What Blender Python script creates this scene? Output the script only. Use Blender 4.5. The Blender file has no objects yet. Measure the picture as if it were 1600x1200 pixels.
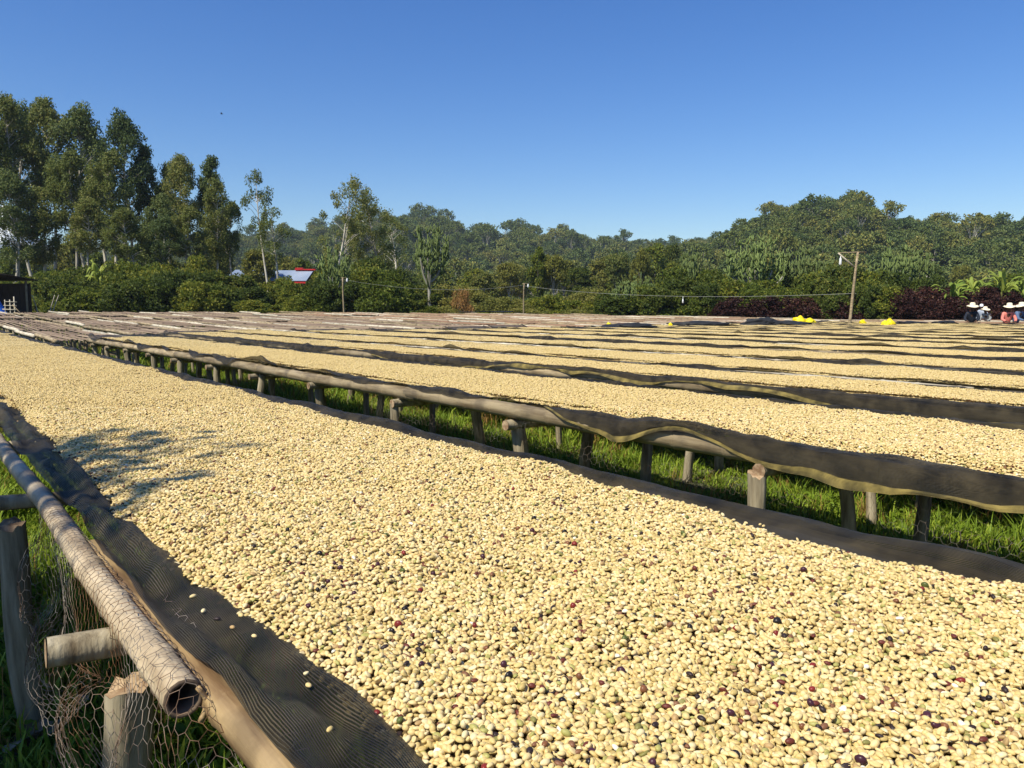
import bpy, math, random
import numpy as np
random.seed(7); rng = np.random.default_rng(7)
sc = bpy.context.scene
COL = sc.collection
PI = math.pi; R = math.radians

# ------------------------------------------------------------------ camera, sky, sun, exposure
# world: tables run along +Y ("u"), X ("v") goes across the rows. Metres.
EYE = 1.40; YAW = R(38.2); PITCH = math.atan(117/1202); FPX = 1202.0
cam = bpy.data.cameras.new('camera'); cam.sensor_width = 36; cam.lens = FPX/1600*36
cam.clip_start = .05; cam.clip_end = 20000
co = bpy.data.objects.new('camera', cam); COL.objects.link(co)
co.location = (0, 0, EYE); co.rotation_euler = (PI/2-PITCH, 0, -YAW); sc.camera = co

SUN_EL, SUN_ROT = 51, 262          # degrees; rotation clockwise from +Y
w = bpy.data.worlds.new('World'); sc.world = w; w.use_nodes = True
nt = w.node_tree; sk = nt.nodes.new('ShaderNodeTexSky'); sk.sky_type = 'NISHITA'; sk.sun_disc = False
sk.sun_elevation = R(SUN_EL); sk.sun_rotation = R(SUN_ROT); sk.altitude = 1600
sk.air_density = 1.5; sk.dust_density = .4; sk.ozone_density = 6.0
hs = nt.nodes.new('ShaderNodeHueSaturation'); hs.inputs['Saturation'].default_value = 1.25; hs.inputs['Hue'].default_value = .514; nt.links.new(sk.outputs[0], hs.inputs['Color'])
nt.links.new(hs.outputs[0], nt.nodes['Background'].inputs[0]); nt.nodes['Background'].inputs[1].default_value = .105
sl = bpy.data.lights.new('sun', 'SUN'); sl.energy = 5.0; sl.angle = R(.53); sl.color = (1, .955, .80)
so = bpy.data.objects.new('sun', sl); COL.objects.link(so); so.location = (-20, 0, 40)
so.rotation_euler = (R(90-SUN_EL), 0, -R(SUN_ROT)+PI)
vs = sc.view_settings; vs.view_transform = 'Standard'; vs.look = 'None'; vs.gamma = 1; vs.exposure = .35
sc.cycles.use_denoising = True
sc.cycles.max_bounces = 6; sc.cycles.transparent_max_bounces = 12

# ------------------------------------------------------------------ projection helpers (where things stand in metres)
def ground_pos(px, D):
    """a spot on the ground D metres ahead, in the direction of photo column px"""
    X = (px-800)/FPX*D
    return np.array([D*math.sin(YAW)+X*math.cos(YAW), D*math.cos(YAW)-X*math.sin(YAW)])
def height_at(py, D):
    dy = py-600; F = FPX*math.cos(PITCH)-dy*math.sin(PITCH); d = dy*math.cos(PITCH)+FPX*math.sin(PITCH)
    return EYE-d/F*D
def rise(u):
    u = np.asarray(u, float); t = np.clip(u-17, 0, None)
    return np.where(t < 6, .017*t*t/12, .017*(t-3)) * (u < 48) + (u >= 48)*.017*28
def rz(u): return float(rise(u))

def wav(seed, n=7, f0=.4, f1=4.0):
    r = np.random.default_rng(seed); f = np.exp(r.uniform(np.log(f0), np.log(f1), n)); p = r.uniform(0, 6.28, n)
    a = (f0/f)**.45; a /= np.sqrt((a*a).sum()/2)
    return lambda x: (a*np.sin(np.multiply.outer(np.asarray(x, float), f)*2*PI+p)).sum(-1)
def wav2(seed, n=14, f0=.3, f1=4.0):
    r = np.random.default_rng(seed); f = np.exp(r.uniform(np.log(f0), np.log(f1), n)); p = r.uniform(0, 6.28, n); t = r.uniform(0, 6.28, n)
    a = (f0/f)**.5; a /= np.sqrt((a*a).sum()/2)
    return lambda x, y: (a*np.sin((np.multiply.outer(np.asarray(x, float), f*np.cos(t))+np.multiply.outer(np.asarray(y, float), f*np.sin(t)))*2*PI+p)).sum(-1)

# ------------------------------------------------------------------ materials
def new_mat(name):
    m = bpy.data.materials.new(name); m.use_nodes = True; n = m.node_tree
    return m, n, n.nodes['Principled BSDF'], n.links.new
def ramp(n, stops, interp='LINEAR'):
    r = n.nodes.new('ShaderNodeValToRGB'); r.color_ramp.interpolation = interp; e = r.color_ramp.elements
    while len(e) < len(stops): e.new(.5)
    for k, (p, c) in enumerate(stops): e[k].position = p; e[k].color = (*c, 1)
    return r
def noise(n, L, scale, detail=4, vec=None, rough=.55, dim=None):
    t = n.nodes.new('ShaderNodeTexNoise'); t.inputs['Scale'].default_value = scale; t.inputs['Detail'].default_value = detail; t.inputs['Roughness'].default_value = rough
    if vec is not None: L(vec, t.inputs['Vector'])
    return t
def coords(n, L, kind='Object', scale=(1, 1, 1)):
    c = n.nodes.new('ShaderNodeTexCoord'); mp = n.nodes.new('ShaderNodeMapping'); mp.inputs['Scale'].default_value = scale
    L(c.outputs[kind], mp.inputs[0]); return mp.outputs[0]
def add_bump(n, L, b, h, dist, strength=1):
    bp = n.nodes.new('ShaderNodeBump'); bp.inputs['Distance'].default_value = dist; bp.inputs['Strength'].default_value = strength
    L(h, bp.inputs['Height']); L(bp.outputs[0], b.inputs['Normal'])
def mixc(n, L, fac, a, b, mode='MIX'):
    m = n.nodes.new('ShaderNodeMix'); m.data_type = 'RGBA'; m.blend_type = mode
    for s, v in ((0, fac), (6, a), (7, b)):
        if isinstance(v, (int, float)): m.inputs[s].default_value = v
        elif isinstance(v, tuple): m.inputs[s].default_value = (*v, 1)
        else: L(v, m.inputs[s])
    return m.outputs[2]

def mat_noise(name, stops, scale, vscale=(1, 1, 1), rough=.8, bump=.003, detail=6, bscale=None, rnd=.25):
    m, n, b, L = new_mat(name); v = coords(n, L, 'Object', vscale)
    t = noise(n, L, scale, detail, v); r = ramp(n, stops); L(t.outputs[0], r.inputs[0]); col = r.outputs[0]
    if rnd:
        oi = n.nodes.new('ShaderNodeObjectInfo'); mr = n.nodes.new('ShaderNodeMapRange'); mr.inputs[3].default_value = 1-rnd; mr.inputs[4].default_value = 1+rnd*.6
        L(oi.outputs['Random'], mr.inputs[0]); col = mixc(n, L, 1.0, col, mr.outputs[0], 'MULTIPLY')
    L(col, b.inputs['Base Color']); b.inputs['Roughness'].default_value = rough; b.inputs['Specular IOR Level'].default_value = .25
    if bump:
        t2 = noise(n, L, bscale or scale*2, 5, v); add_bump(n, L, b, t2.outputs[0], bump)
    return m
M = {}
M['post'] = mat_noise('weathered_wood', [(.3, (.12, .087, .050)), (.5, (.29, .235, .15)), (.7, (.45, .38, .26))], 9, (3, 3, .35), .9, .006)
M['bamboo'] = None
def mat_bamboo(name, base, dark, stain=(.10, .075, .05)):
    m, n, b, L = new_mat(name); v = coords(n, L, 'Object', (6, .6, 6)); v2 = coords(n, L, 'Object', (3, 3, 3))
    t = noise(n, L, 5, 6, v); r = ramp(n, [(.35, dark), (.6, base)]); L(t.outputs[0], r.inputs[0])
    t2 = noise(n, L, 2.3, 5, v2); r2 = ramp(n, [(.48, (0, 0, 0)), (.66, (1, 1, 1))]); L(t2.outputs[0], r2.inputs[0])
    oi = n.nodes.new('ShaderNodeObjectInfo'); mr = n.nodes.new('ShaderNodeMapRange'); mr.inputs[3].default_value = .7; mr.inputs[4].default_value = 1.15
    L(oi.outputs['Random'], mr.inputs[0])
    fac = n.nodes.new('ShaderNodeMath'); fac.operation = 'MULTIPLY'; fac.inputs[1].default_value = .55; L(r2.outputs[0], fac.inputs[0])
    c = mixc(n, L, fac.outputs[0], r.outputs[0], stain); c = mixc(n, L, 1.0, c, mr.outputs[0], 'MULTIPLY')
    L(c, b.inputs['Base Color']); b.inputs['Roughness'].default_value = .62; b.inputs['Specular IOR Level'].default_value = .3
    t3 = noise(n, L, 30, 4, v); add_bump(n, L, b, t3.outputs[0], .0015)
    return m
M['bamboo'] = mat_bamboo('bamboo_weathered', (.39, .30, .175), (.19, .135, .072))
M['bamboo_pale'] = mat_bamboo('bamboo_bleached', (.60, .53, .40), (.42, .35, .25), (.25, .2, .13))
M['bamboo_pole'] = mat_bamboo('bamboo_mid_brown', (.47, .37, .245), (.28, .205, .125))  # the cut pole's own mid brown
M['bamboo_tan'] = mat_bamboo('bamboo_tan', (.52, .36, .18), (.24, .14, .065), (.10, .06, .03))
M['bamboo_in'] = mat_noise('bamboo_inside', [(.3, (.06, .04, .03)), (.7, (.16, .11, .07))], 12)
M['end_grain'] = mat_noise('end_grain', [(.35, (.22, .13, .07)), (.65, (.46, .33, .20))], 30, rough=.9)
M['wire'] = mat_noise('rusty_wire', [(.4, (.20, .10, .05)), (.6, (.42, .36, .30))], 6, rough=.5, bump=0)
M['wire'].node_tree.nodes['Principled BSDF'].inputs['Metallic'].default_value = .5

def mat_net(name, dark, light, alpha=.18, per=.0075):
    m, n, b, L = new_mat(name)
    uv = n.nodes.new('ShaderNodeUVMap'); sp = n.nodes.new('ShaderNodeSeparateXYZ'); L(uv.outputs[0], sp.inputs[0])
    wob = noise(n, L, 14, 3, uv.outputs[0])
    def stripe(sock, p, wobble):
        a = n.nodes.new('ShaderNodeMath'); a.operation = 'MULTIPLY_ADD'; L(wob.outputs[0], a.inputs[0]); a.inputs[1].default_value = wobble; L(sock, a.inputs[2])
        c = n.nodes.new('ShaderNodeMath'); c.operation = 'MULTIPLY'; L(a.outputs[0], c.inputs[0]); c.inputs[1].default_value = 2*PI/p
        s = n.nodes.new('ShaderNodeMath'); s.operation = 'SINE'; L(c.outputs[0], s.inputs[0])
        mr = n.nodes.new('ShaderNodeMapRange'); mr.inputs[1].default_value = -1; L(s.outputs[0], mr.inputs[0]); return mr.outputs[0]
    a = stripe(sp.outputs[1], per, .0035); c = stripe(sp.outputs[0], .0045, .003)
    big = noise(n, L, 9, 5, uv.outputs[0]); rb = ramp(n, [(.38, (.22, .22, .22)), (.68, (1.15, 1.1, 1.0))]); L(big.outputs[0], rb.inputs[0])  # broad noise paints sunlit brown and shaded patches into the net colour
    col = mixc(n, L, a, dark, light); col = mixc(n, L, 1.0, col, rb.outputs[0], 'MULTIPLY')
    L(col, b.inputs['Base Color']); b.inputs['Roughness'].default_value = .55; b.inputs['Specular IOR Level'].default_value = .35
    sm = n.nodes.new('ShaderNodeMath'); sm.operation = 'MULTIPLY_ADD'; L(c, sm.inputs[0]); sm.inputs[1].default_value = .4; L(a, sm.inputs[2])
    add_bump(n, L, b, sm.outputs[0], .0018)
    if alpha:
        inv = n.nodes.new('ShaderNodeMath'); inv.operation = 'MULTIPLY_ADD'; L(a, inv.inputs[0]); inv.inputs[1].default_value = 2*alpha; inv.inputs[2].default_value = 1-2*alpha
        L(inv.outputs[0], b.inputs['Alpha'])
    return m
M['net'] = mat_net('black_shade_net', (.008, .007, .007), (.10, .080, .045), per=.0032)
M['hem'] = mat_net('olive_hem', (.26, .20, .055), (.42, .33, .11), .04, .004)

# bean colours
BEAN = [(0, (.66, .50, .22)), (.2, (.72, .56, .28)), (.4, (.60, .45, .18)), (.55, (.75, .62, .36)), (.68, (.68, .51, .23)), (.80, (.50, .37, .14)),
        (.875, (.38, .35, .11)), (.905, (.44, .29, .13)), (.935, (.22, .20, .06)), (.952, (.20, .09, .045)), (.967, (.13, .03, .02)), (.980, (.03, .018, .018)), (.994, (.80, .75, .62))]
def mat_bean(name, source):
    m, n, b, L = new_mat(name)
    if source == 'object': o = n.nodes.new('ShaderNodeObjectInfo').outputs['Random']
    else: o = n.nodes.new('ShaderNodeNewGeometry').outputs['Random Per Island']
    r = ramp(n, BEAN, 'CONSTANT'); L(o, r.inputs[0])
    v = coords(n, L, 'Object'); t = noise(n, L, 160, 3, v); r2 = ramp(n, [(.35, (.86, .84, .78)), (.65, (1.06, 1.05, 1.03))]); L(t.outputs[0], r2.inputs[0])
    c = mixc(n, L, 1.0, r.outputs[0], r2.outputs[0], 'MULTIPLY'); L(c, b.inputs['Base Color'])
    b.inputs['Roughness'].default_value = .5; b.inputs['Specular IOR Level'].default_value = .3
    return m
M['bean'] = mat_bean('parchment_bean', 'object'); M['bean_patch'] = mat_bean('parchment_bean_mass', 'island')
M['bean_floor'] = mat_noise('bean_gap_shade', [(.35, (.10, .065, .025)), (.65, (.30, .21, .09))], 150, rough=.9, bump=.004, rnd=0)  # dark sheet under the beans, gap shade put into its colour
def plain(name, c, rough=.6, rnd=0, **k): return mat_noise(name, [(.3, tuple(x*.8 for x in c)), (.7, tuple(min(1, x*1.12) for x in c))], k.get('scale', 8), rough=rough, bump=k.get('bump', 0), rnd=rnd)
M['cherry'] = []
for nm, c in (('cherry_red', (.20, .025, .02)), ('cherry_purple', (.06, .02, .03)), ('cherry_black', (.018, .014, .014)), ('cherry_green', (.10, .12, .03)), ('cherry_brown', (.20, .08, .035))):
    M['cherry'].append(plain(nm, c, .35, .2, scale=90))

def mat_leaf(name, stops, trans=.42, rough=.55, rnd_obj=.35):
    m, n, b, L = new_mat(name)
    g = n.nodes.new('ShaderNodeNewGeometry'); oi = n.nodes.new('ShaderNodeObjectInfo')
    ad = n.nodes.new('ShaderNodeMath'); ad.operation = 'MULTIPLY_ADD'; L(g.outputs['Random Per Island'], ad.inputs[0]); ad.inputs[1].default_value = 1-rnd_obj
    ml = n.nodes.new('ShaderNodeMath'); ml.operation = 'MULTIPLY'; L(oi.outputs['Random'], ml.inputs[0]); ml.inputs[1].default_value = rnd_obj; L(ml.outputs[0], ad.inputs[2])
    r = ramp(n, stops); L(ad.outputs[0], r.inputs[0]); L(r.outputs[0], b.inputs['Base Color'])
    b.inputs['Roughness'].default_value = rough; b.inputs['Specular IOR Level'].default_value = .2
    tr = n.nodes.new('ShaderNodeBsdfTranslucent'); L(r.outputs[0], tr.inputs[0]); mx = n.nodes.new('ShaderNodeMixShader'); mx.inputs[0].default_value = trans
    L(b.outputs[0], mx.inputs[1]); L(tr.outputs[0], mx.inputs[2]); L(mx.outputs[0], n.nodes['Material Output'].inputs[0])
    return m
M['euc_leaf'] = mat_leaf('eucalyptus_leaf', [(0, (0.081, 0.106, 0.027)), (.5, (0.164, 0.194, 0.044)), (1, (0.348, 0.310, 0.088))])
M['euc_dark'] = mat_leaf('eucalyptus_dark_leaf', [(0, (0.051, 0.081, 0.029)), (.5, (0.105, 0.145, 0.041)), (1, (0.232, 0.253, 0.074))])
M['shrub_leaf'] = mat_leaf('shrub_leaf', [(0, (0.064, 0.093, 0.015)), (.5, (0.141, 0.180, 0.025)), (1, (0.359, 0.325, 0.043))])
M['shrub_dark'] = mat_leaf('dark_shrub_leaf', [(0, (0.046, 0.068, 0.015)), (.6, (0.102, 0.136, 0.023)), (1, (0.230, 0.223, 0.037))])
M['olive_leaf'] = mat_leaf('olive_leaf', [(0, (0.117, 0.126, 0.029)), (.5, (0.209, 0.214, 0.044)), (1, (0.396, 0.330, 0.074))])
M['maroon_leaf'] = mat_leaf('maroon_leaf', [(0, (.016, .008, .006)), (.6, (.050, .018, .014)), (.9, (.11, .040, .028)), (1, (.12, .12, .03))], .2)
M['dry_leaf'] = mat_leaf('dry_leaf', [(0, (0.180, 0.088, 0.028)), (.6, (0.300, 0.150, 0.048)), (1, (0.330, 0.213, 0.057))], .2)
M['forest_leaf'] = mat_leaf('forest_leaf', [(0, (0.054, 0.088, 0.028)), (.35, (0.104, 0.142, 0.037)), (.7, (0.162, 0.184, 0.044)), (1, (0.347, 0.293, 0.068))], .2, rnd_obj=.62)
M['banana_leaf'] = mat_leaf('banana_leaf', [(0, (0.164, 0.253, 0.037)), (1, (0.396, 0.420, 0.074))], .35)
M['grass'] = mat_leaf('grass_blade', [(0, (0.105, 0.165, 0.018)), (.55, (0.198, 0.290, 0.027)), (.9, (0.348, 0.408, 0.044)), (1, (0.420, 0.420, 0.147))], .3)
M['dry_grass'] = mat_leaf('dry_grass_blade', [(0, (0.240, 0.125, 0.038)), (1, (0.420, 0.250, 0.076))], .3)
M['euphorbia'] = mat_noise('euphorbia_skin', [(.35, (.075, .11, .025)), (.65, (.17, .21, .06))], 3, rough=.7, bump=.01)
M['pale_bark'] = mat_noise('pale_bark', [(.3, (.28, .23, .17)), (.5, (.46, .41, .33)), (.7, (.60, .55, .47))], 2.5, (1, 1, .3), .85, .01)
M['bark'] = mat_noise('brown_bark', [(.3, (.10, .075, .05)), (.7, (.25, .20, .15))], 3, (1, 1, .3), .9, .02)
M['grey_bark'] = mat_noise('grey_bark', [(.3, (.20, .18, .14)), (.7, (.42, .39, .33))], 3, (1, 1, .4), .9, .02)

# ------------------------------------------------------------------ mesh helpers
def fast_mesh(name, V, F, mats, smooth=False, midx=None, uv=None):
    """F: array of faces with equal side count, or list of such arrays"""
    me = bpy.data.meshes.new(name); Fs = F if isinstance(F, list) else [F]; Fs = [np.asarray(f, np.int32) for f in Fs if len(f)]
    V = np.asarray(V, np.float32); me.vertices.add(len(V)); me.vertices.foreach_set('co', V.ravel())
    nl = sum(f.size for f in Fs); npol = sum(len(f) for f in Fs)
    if npol:
        me.loops.add(nl); me.polygons.add(npol)
        me.loops.foreach_set('vertex_index', np.concatenate([f.ravel() for f in Fs]))
        st = []; o = 0
        for f in Fs: st.append(o+np.arange(len(f))*f.shape[1]); o += f.size
        me.polygons.foreach_set('loop_start', np.concatenate(st).astype(np.int32))
        me.polygons.foreach_set('use_smooth', np.full(npol, smooth))
    for m in (mats if isinstance(mats, (list, tuple)) else [mats]): me.materials.append(m)
    if midx is not None: me.polygons.foreach_set('material_index', np.asarray(midx, np.int32))
    me.update(calc_edges=True)
    if uv is not None:
        l = me.uv_layers.new(name='UVMap'); vi = np.empty(nl, np.int32); me.loops.foreach_get('vertex_index', vi)
        l.data.foreach_set('uv', np.asarray(uv, np.float32)[vi].ravel())
    return me
class MB:
    """collects verts + tri/quad faces with a material index"""
    def __init__(s): s.V = []; s.Q = []; s.T = []; s.qm = []; s.tm = []; s.n = 0
    def add(s, V, Q=(), T=(), m=0):
        V = np.asarray(V, float).reshape(-1, 3); s.V.append(V)
        if len(Q): Q = np.asarray(Q, int)+s.n; s.Q.append(Q); s.qm += [m]*len(Q)
        if len(T): T = np.asarray(T, int)+s.n; s.T.append(T); s.tm += [m]*len(T)
        s.n += len(V); return s
    def tube(s, P, r, sides=8, m=0, cap=True, jit=0, seed=0):
        P = np.asarray(P, float); k = len(P); r = np.broadcast_to(np.asarray(r, float), (k,))
        d = np.gradient(P, axis=0); d /= np.linalg.norm(d, axis=1)[:, None]+1e-12
        ref = np.array([0, 0, 1.]) if abs(d[:, 2]).mean() < .8 else np.array([1., 0, 0])
        a = np.cross(d, ref); a /= np.linalg.norm(a, axis=1)[:, None]; b = np.cross(d, a)
        t = np.arange(sides)*2*PI/sides
        rr = r[:, None]*np.ones((1, sides))
        if jit: rr = rr*(1+np.random.default_rng(seed).uniform(-jit, jit, rr.shape))
        V = P[:, None]+rr[..., None]*(np.cos(t)[None, :, None]*a[:, None]+np.sin(t)[None, :, None]*b[:, None])
        i = np.arange(k-1)[:, None]*sides; j = np.arange(sides)[None]; j2 = (j+1) % sides
        Q = np.stack([i+j, i+j2, i+sides+j2, i+sides+j], -1).reshape(-1, 4)
        V = V.reshape(-1, 3); T = []
        if cap:
            n0 = len(V); V = np.vstack([V, P[0], P[-1]]); jj = np.arange(sides)
            T = [(n0, (x+1) % sides, x) for x in jj]+[(n0+1, (k-1)*sides+x, (k-1)*sides+(x+1) % sides) for x in jj]
        return s.add(V, Q, T, m)
    def box(s, c, h, m=0, rot=0):
        c = np.asarray(c, float); h = np.asarray(h, float)
        V = np.array([(x, y, z) for x in (-1, 1) for y in (-1, 1) for z in (-1, 1)])*h
        if rot: V = V @ np.array([[math.cos(rot), math.sin(rot), 0], [-math.sin(rot), math.cos(rot), 0], [0, 0, 1]])
        return s.add(V+c, [(0, 1, 3, 2), (4, 6, 7, 5), (0, 4, 5, 1), (2, 3, 7, 6), (0, 2, 6, 4), (1, 5, 7, 3)], m=m)
    def grid(s, G, m=0):
        a, b = G.shape[:2]; i = np.arange(a-1)[:, None]*b; j = np.arange(b-1)[None]
        return s.add(G.reshape(-1, 3), np.stack([i+j, i+b+j, i+b+j+1, i+j+1], -1).reshape(-1, 4), m=m)
    def mesh(s, name, mats, smooth=True, uv=None):
        return fast_mesh(name, np.vstack(s.V), [np.vstack(x) for x in (s.Q, s.T) if x], mats, smooth, s.qm+s.tm, uv)

def obj(name, me, parent=None, loc=None, world=False, rot=(0, 0, 0), scale=None):
    o = bpy.data.objects.new(name, me); COL.objects.link(o)
    L = np.zeros(3) if loc is None else np.asarray(loc, float)
    if parent is not None:
        o.parent = parent
        if world: L = L-np.array(parent.location)
    o.location = L; o.rotation_euler = rot
    if scale is not None: o.scale = scale
    return o
def tag(o, label=None, cat=None, group=None, kind=None):
    for k, v in (('label', label), ('category', cat), ('group', group), ('kind', kind)):
        if v: o[k] = v
    return o
def thing(name, loc, label, cat, group=None):
    return tag(obj(name, None, loc=loc), label, cat, group)
def structure(name, me, **k): return tag(obj(name, me, **k), kind='structure')

def leaf_cards(C, size, aspect, r, droop=0., up=.0, N=None):
    """one rhombic leaf per centre: 4 verts, 1 quad; N = preferred facing"""
    n = len(C); d = r.normal(size=(n, 3)); d[:, 2] -= droop; d /= np.linalg.norm(d, axis=1)[:, None]
    q = r.normal(size=(n, 3)); q[:, 2] += up
    if N is not None: q = q*.6+N
    wv = np.cross(d, q); wv /= np.linalg.norm(wv, axis=1)[:, None]+1e-9
    s = (size*r.uniform(.6, 1.35, n))[:, None]; l = d*s*.5; k = wv*s*.5*aspect
    bend = np.cross(wv, d)*s*.12
    V = np.stack([C-l-bend, C+k+bend, C+l-bend, C-k+bend], 1).reshape(-1, 3)
    return V, np.arange(4*n).reshape(-1, 4)
def clump_points(r, centre, rad, n, shell=.45):
    d = r.normal(size=(n, 3)); d /= np.linalg.norm(d, axis=1)[:, None]
    q = r.uniform(0, 1, n)**shell
    return np.asarray(centre)+d*q[:, None]*np.asarray(rad), d

# instancing "stuff" on loose points through geometry nodes
def scatter(o, coll):
    g = bpy.data.node_groups.get('scatter_'+coll.name)
    if g is None:
        g = bpy.data.node_groups.new('scatter_'+coll.name, 'GeometryNodeTree')
        g.interface.new_socket('Geometry', in_out='INPUT', socket_type='NodeSocketGeometry'); g.interface.new_socket('Geometry', in_out='OUTPUT', socket_type='NodeSocketGeometry')
        N = g.nodes.new; gi = N('NodeGroupInput'); go = N('NodeGroupOutput'); ip = N('GeometryNodeInstanceOnPoints'); ci = N('GeometryNodeCollectionInfo')
        ci.inputs['Collection'].default_value = coll; ci.inputs['Separate Children'].default_value = True; ci.inputs['Reset Children'].default_value = True
        ip.inputs['Pick Instance'].default_value = True
        def attr(nm, t):
            a = N('GeometryNodeInputNamedAttribute'); a.data_type = t; a.inputs['Name'].default_value = nm; return a.outputs['Attribute']
        l = g.links.new; l(gi.outputs[0], ip.inputs['Points']); l(ci.outputs[0], ip.inputs['Instance'])
        l(attr('pt', 'BOOLEAN'), ip.inputs['Selection']); l(attr('idx', 'INT'), ip.inputs['Instance Index'])
        l(attr('rot', 'FLOAT_VECTOR'), ip.inputs['Rotation']); l(attr('scl', 'FLOAT_VECTOR'), ip.inputs['Scale'])
        j = N('GeometryNodeJoinGeometry'); l(gi.outputs[0], j.inputs[0]); l(ip.outputs[0], j.inputs[0]); l(j.outputs[0], go.inputs[0])
    md = o.modifiers.new('scatter', 'NODES'); md.node_group = g
def scatter_mesh(name, P, rot, scl, idx, base=None, mat=None, smooth=True):
    """mesh = optional base sheet (V,F) followed by loose points carrying pt/rot/scl/idx"""
    V0, F0 = base if base is not None else (np.zeros((0, 3)), [])
    me = fast_mesh(name, np.vstack([V0, P]), [F0] if len(F0) else [], [mat] if mat else [], smooth)
    n0 = len(V0); n = n0+len(P)
    def put(nm, t, arr, w, key):
        a = me.attributes.new(nm, t, 'POINT'); f = np.zeros((n, w) if w > 1 else n, arr.dtype); f[n0:] = arr; a.data.foreach_set(key, f.ravel())
    put('pt', 'BOOLEAN', np.ones(len(P), bool), 1, 'value'); put('idx', 'INT', np.asarray(idx, np.int32), 1, 'value')
    put('rot', 'FLOAT_VECTOR', np.asarray(rot, np.float32), 3, 'vector'); scl = np.asarray(scl, np.float32)
    put('scl', 'FLOAT_VECTOR', scl if scl.ndim == 2 else np.repeat(scl[:, None], 3, 1), 3, 'vector')
    return me
def protos(name, meshes):
    c = bpy.data.collections.new(name)
    for k, me in enumerate(meshes): c.objects.link(bpy.data.objects.new('%s_%02d' % (name, k), me))
    return c

# ------------------------------------------------------------------ ground
def ground_z(x, y):
    r = np.hypot(x, y)
    return rise(y)*np.clip((90-r)/30, .0, 1)+np.clip((r-60)/30, 0, 1)*.476
rad = np.concatenate([[0.01], np.geomspace(.6, 4000, 130)]); ang = np.linspace(0, 2*PI, 145)
gx = rad[:, None]*np.sin(ang); gy = rad[:, None]*np.cos(ang)
lump = wav2(3, 16, .15, 1.2)
gz = ground_z(gx, gy)+.018*lump(gx, gy)*np.clip(1-(np.hypot(gx, gy)/80), 0, 1)
m, n, b, L = new_mat('field_soil'); v = coords(n, L, 'Object')
t1 = noise(n, L, .9, 8, v); r1 = ramp(n, [(.35, (.050, .062, .018)), (.5, (.075, .082, .026)), (.62, (.16, .11, .06))]); L(t1.outputs[0], r1.inputs[0])
t2 = noise(n, L, 30, 5, v); r2 = ramp(n, [(.3, (.5, .5, .5)), (.7, (1.2, 1.2, 1.2))]); L(t2.outputs[0], r2.inputs[0])
L(mixc(n, L, 1.0, r1.outputs[0], r2.outputs[0], 'MULTIPLY'), b.inputs['Base Color']); b.inputs['Roughness'].default_value = 1; add_bump(n, L, b, t2.outputs[0], .03)
M['soil'] = m
structure('ground', MB().grid(np.stack([gx, gy, gz], -1)).mesh('ground', M['soil']))

# ------------------------------------------------------------------ hills
M['hill'] = mat_noise('hill_floor', [(.3, (.022, .030, .010)), (.7, (.055, .06, .022))], .12, rough=1, bump=0, rnd=0)
def interp(tab, x): return np.interp(x, [a for a, _ in tab], [c for _, c in tab])
RH = [(-900, 455), (900, 440), (1010, 425), (1060, 402), (1100, 385), (1120, 372), (1150, 362), (1185, 345), (1230, 333), (1275, 326), (1320, 330), (1350, 340), (1380, 350), (1430, 355), (1480, 358), (1540, 356), (1600, 362), (1800, 380), (2400, 420), (3200, 440)]
MH = [(-900, 440), (200, 410), (330, 388), (400, 384), (480, 378), (560, 362), (630, 352), (700, 360), (740, 373), (770, 386), (800, 378), (830, 371), (870, 378), (920, 391), (980, 396), (1060, 398), (1200, 396), (1500, 400), (2600, 430)]
HILLS = []
def hill(tab, D0, D1, D2, canopy, seed):
    px = np.linspace(-700, 2500, 190); t = np.linspace(0, 1, 26)
    nz = wav2(seed, 14, .6, 5)
    def pos(p, tt):
        """p photo column, tt 0 foot .. .7 crest .. 1 back"""
        p = np.asarray(p, float); tt = np.asarray(tt, float)
        D = np.where(tt < .7, D0+(D1-D0)*tt/.7, D1+(D2-D1)*(tt-.7)/.3)
        H = (EYE+(height_at(0, 1.)-EYE)*0)+0*p
        H = (483-interp(tab, p))/FPX*D1*1.005-canopy
        s = np.where(tt < .7, np.sin(np.clip(tt/.7, 0, 1)*PI/2)**1.25, 1-(tt-.7)/.3*.5)
        g = np.stack([D*math.sin(YAW)+(p-800)/FPX*D*math.cos(YAW), D*math.cos(YAW)-(p-800)/FPX*D*math.sin(YAW)], -1)
        z = np.clip(H, 1, None)*s*(1+.03*nz(p/300, tt*2))+.3
        return np.concatenate([g, z[..., None]], -1)
    PX, T = np.meshgrid(px, t, indexing='ij'); G = pos(PX, T); G[:, 0, 2] = -1
    me = MB().grid(G[:, ::-1]).mesh('hill', M['hill'])
    o = structure('hill', me); HILLS.append(pos); return o
tag(hill(RH, 150, 290, 420, 5.5, 11), 'steep wooded hill with a rounded summit')
tag(hill(MH, 260, 520, 800, 6.0, 12), 'long low wooded ridge behind the tree belt')

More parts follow.
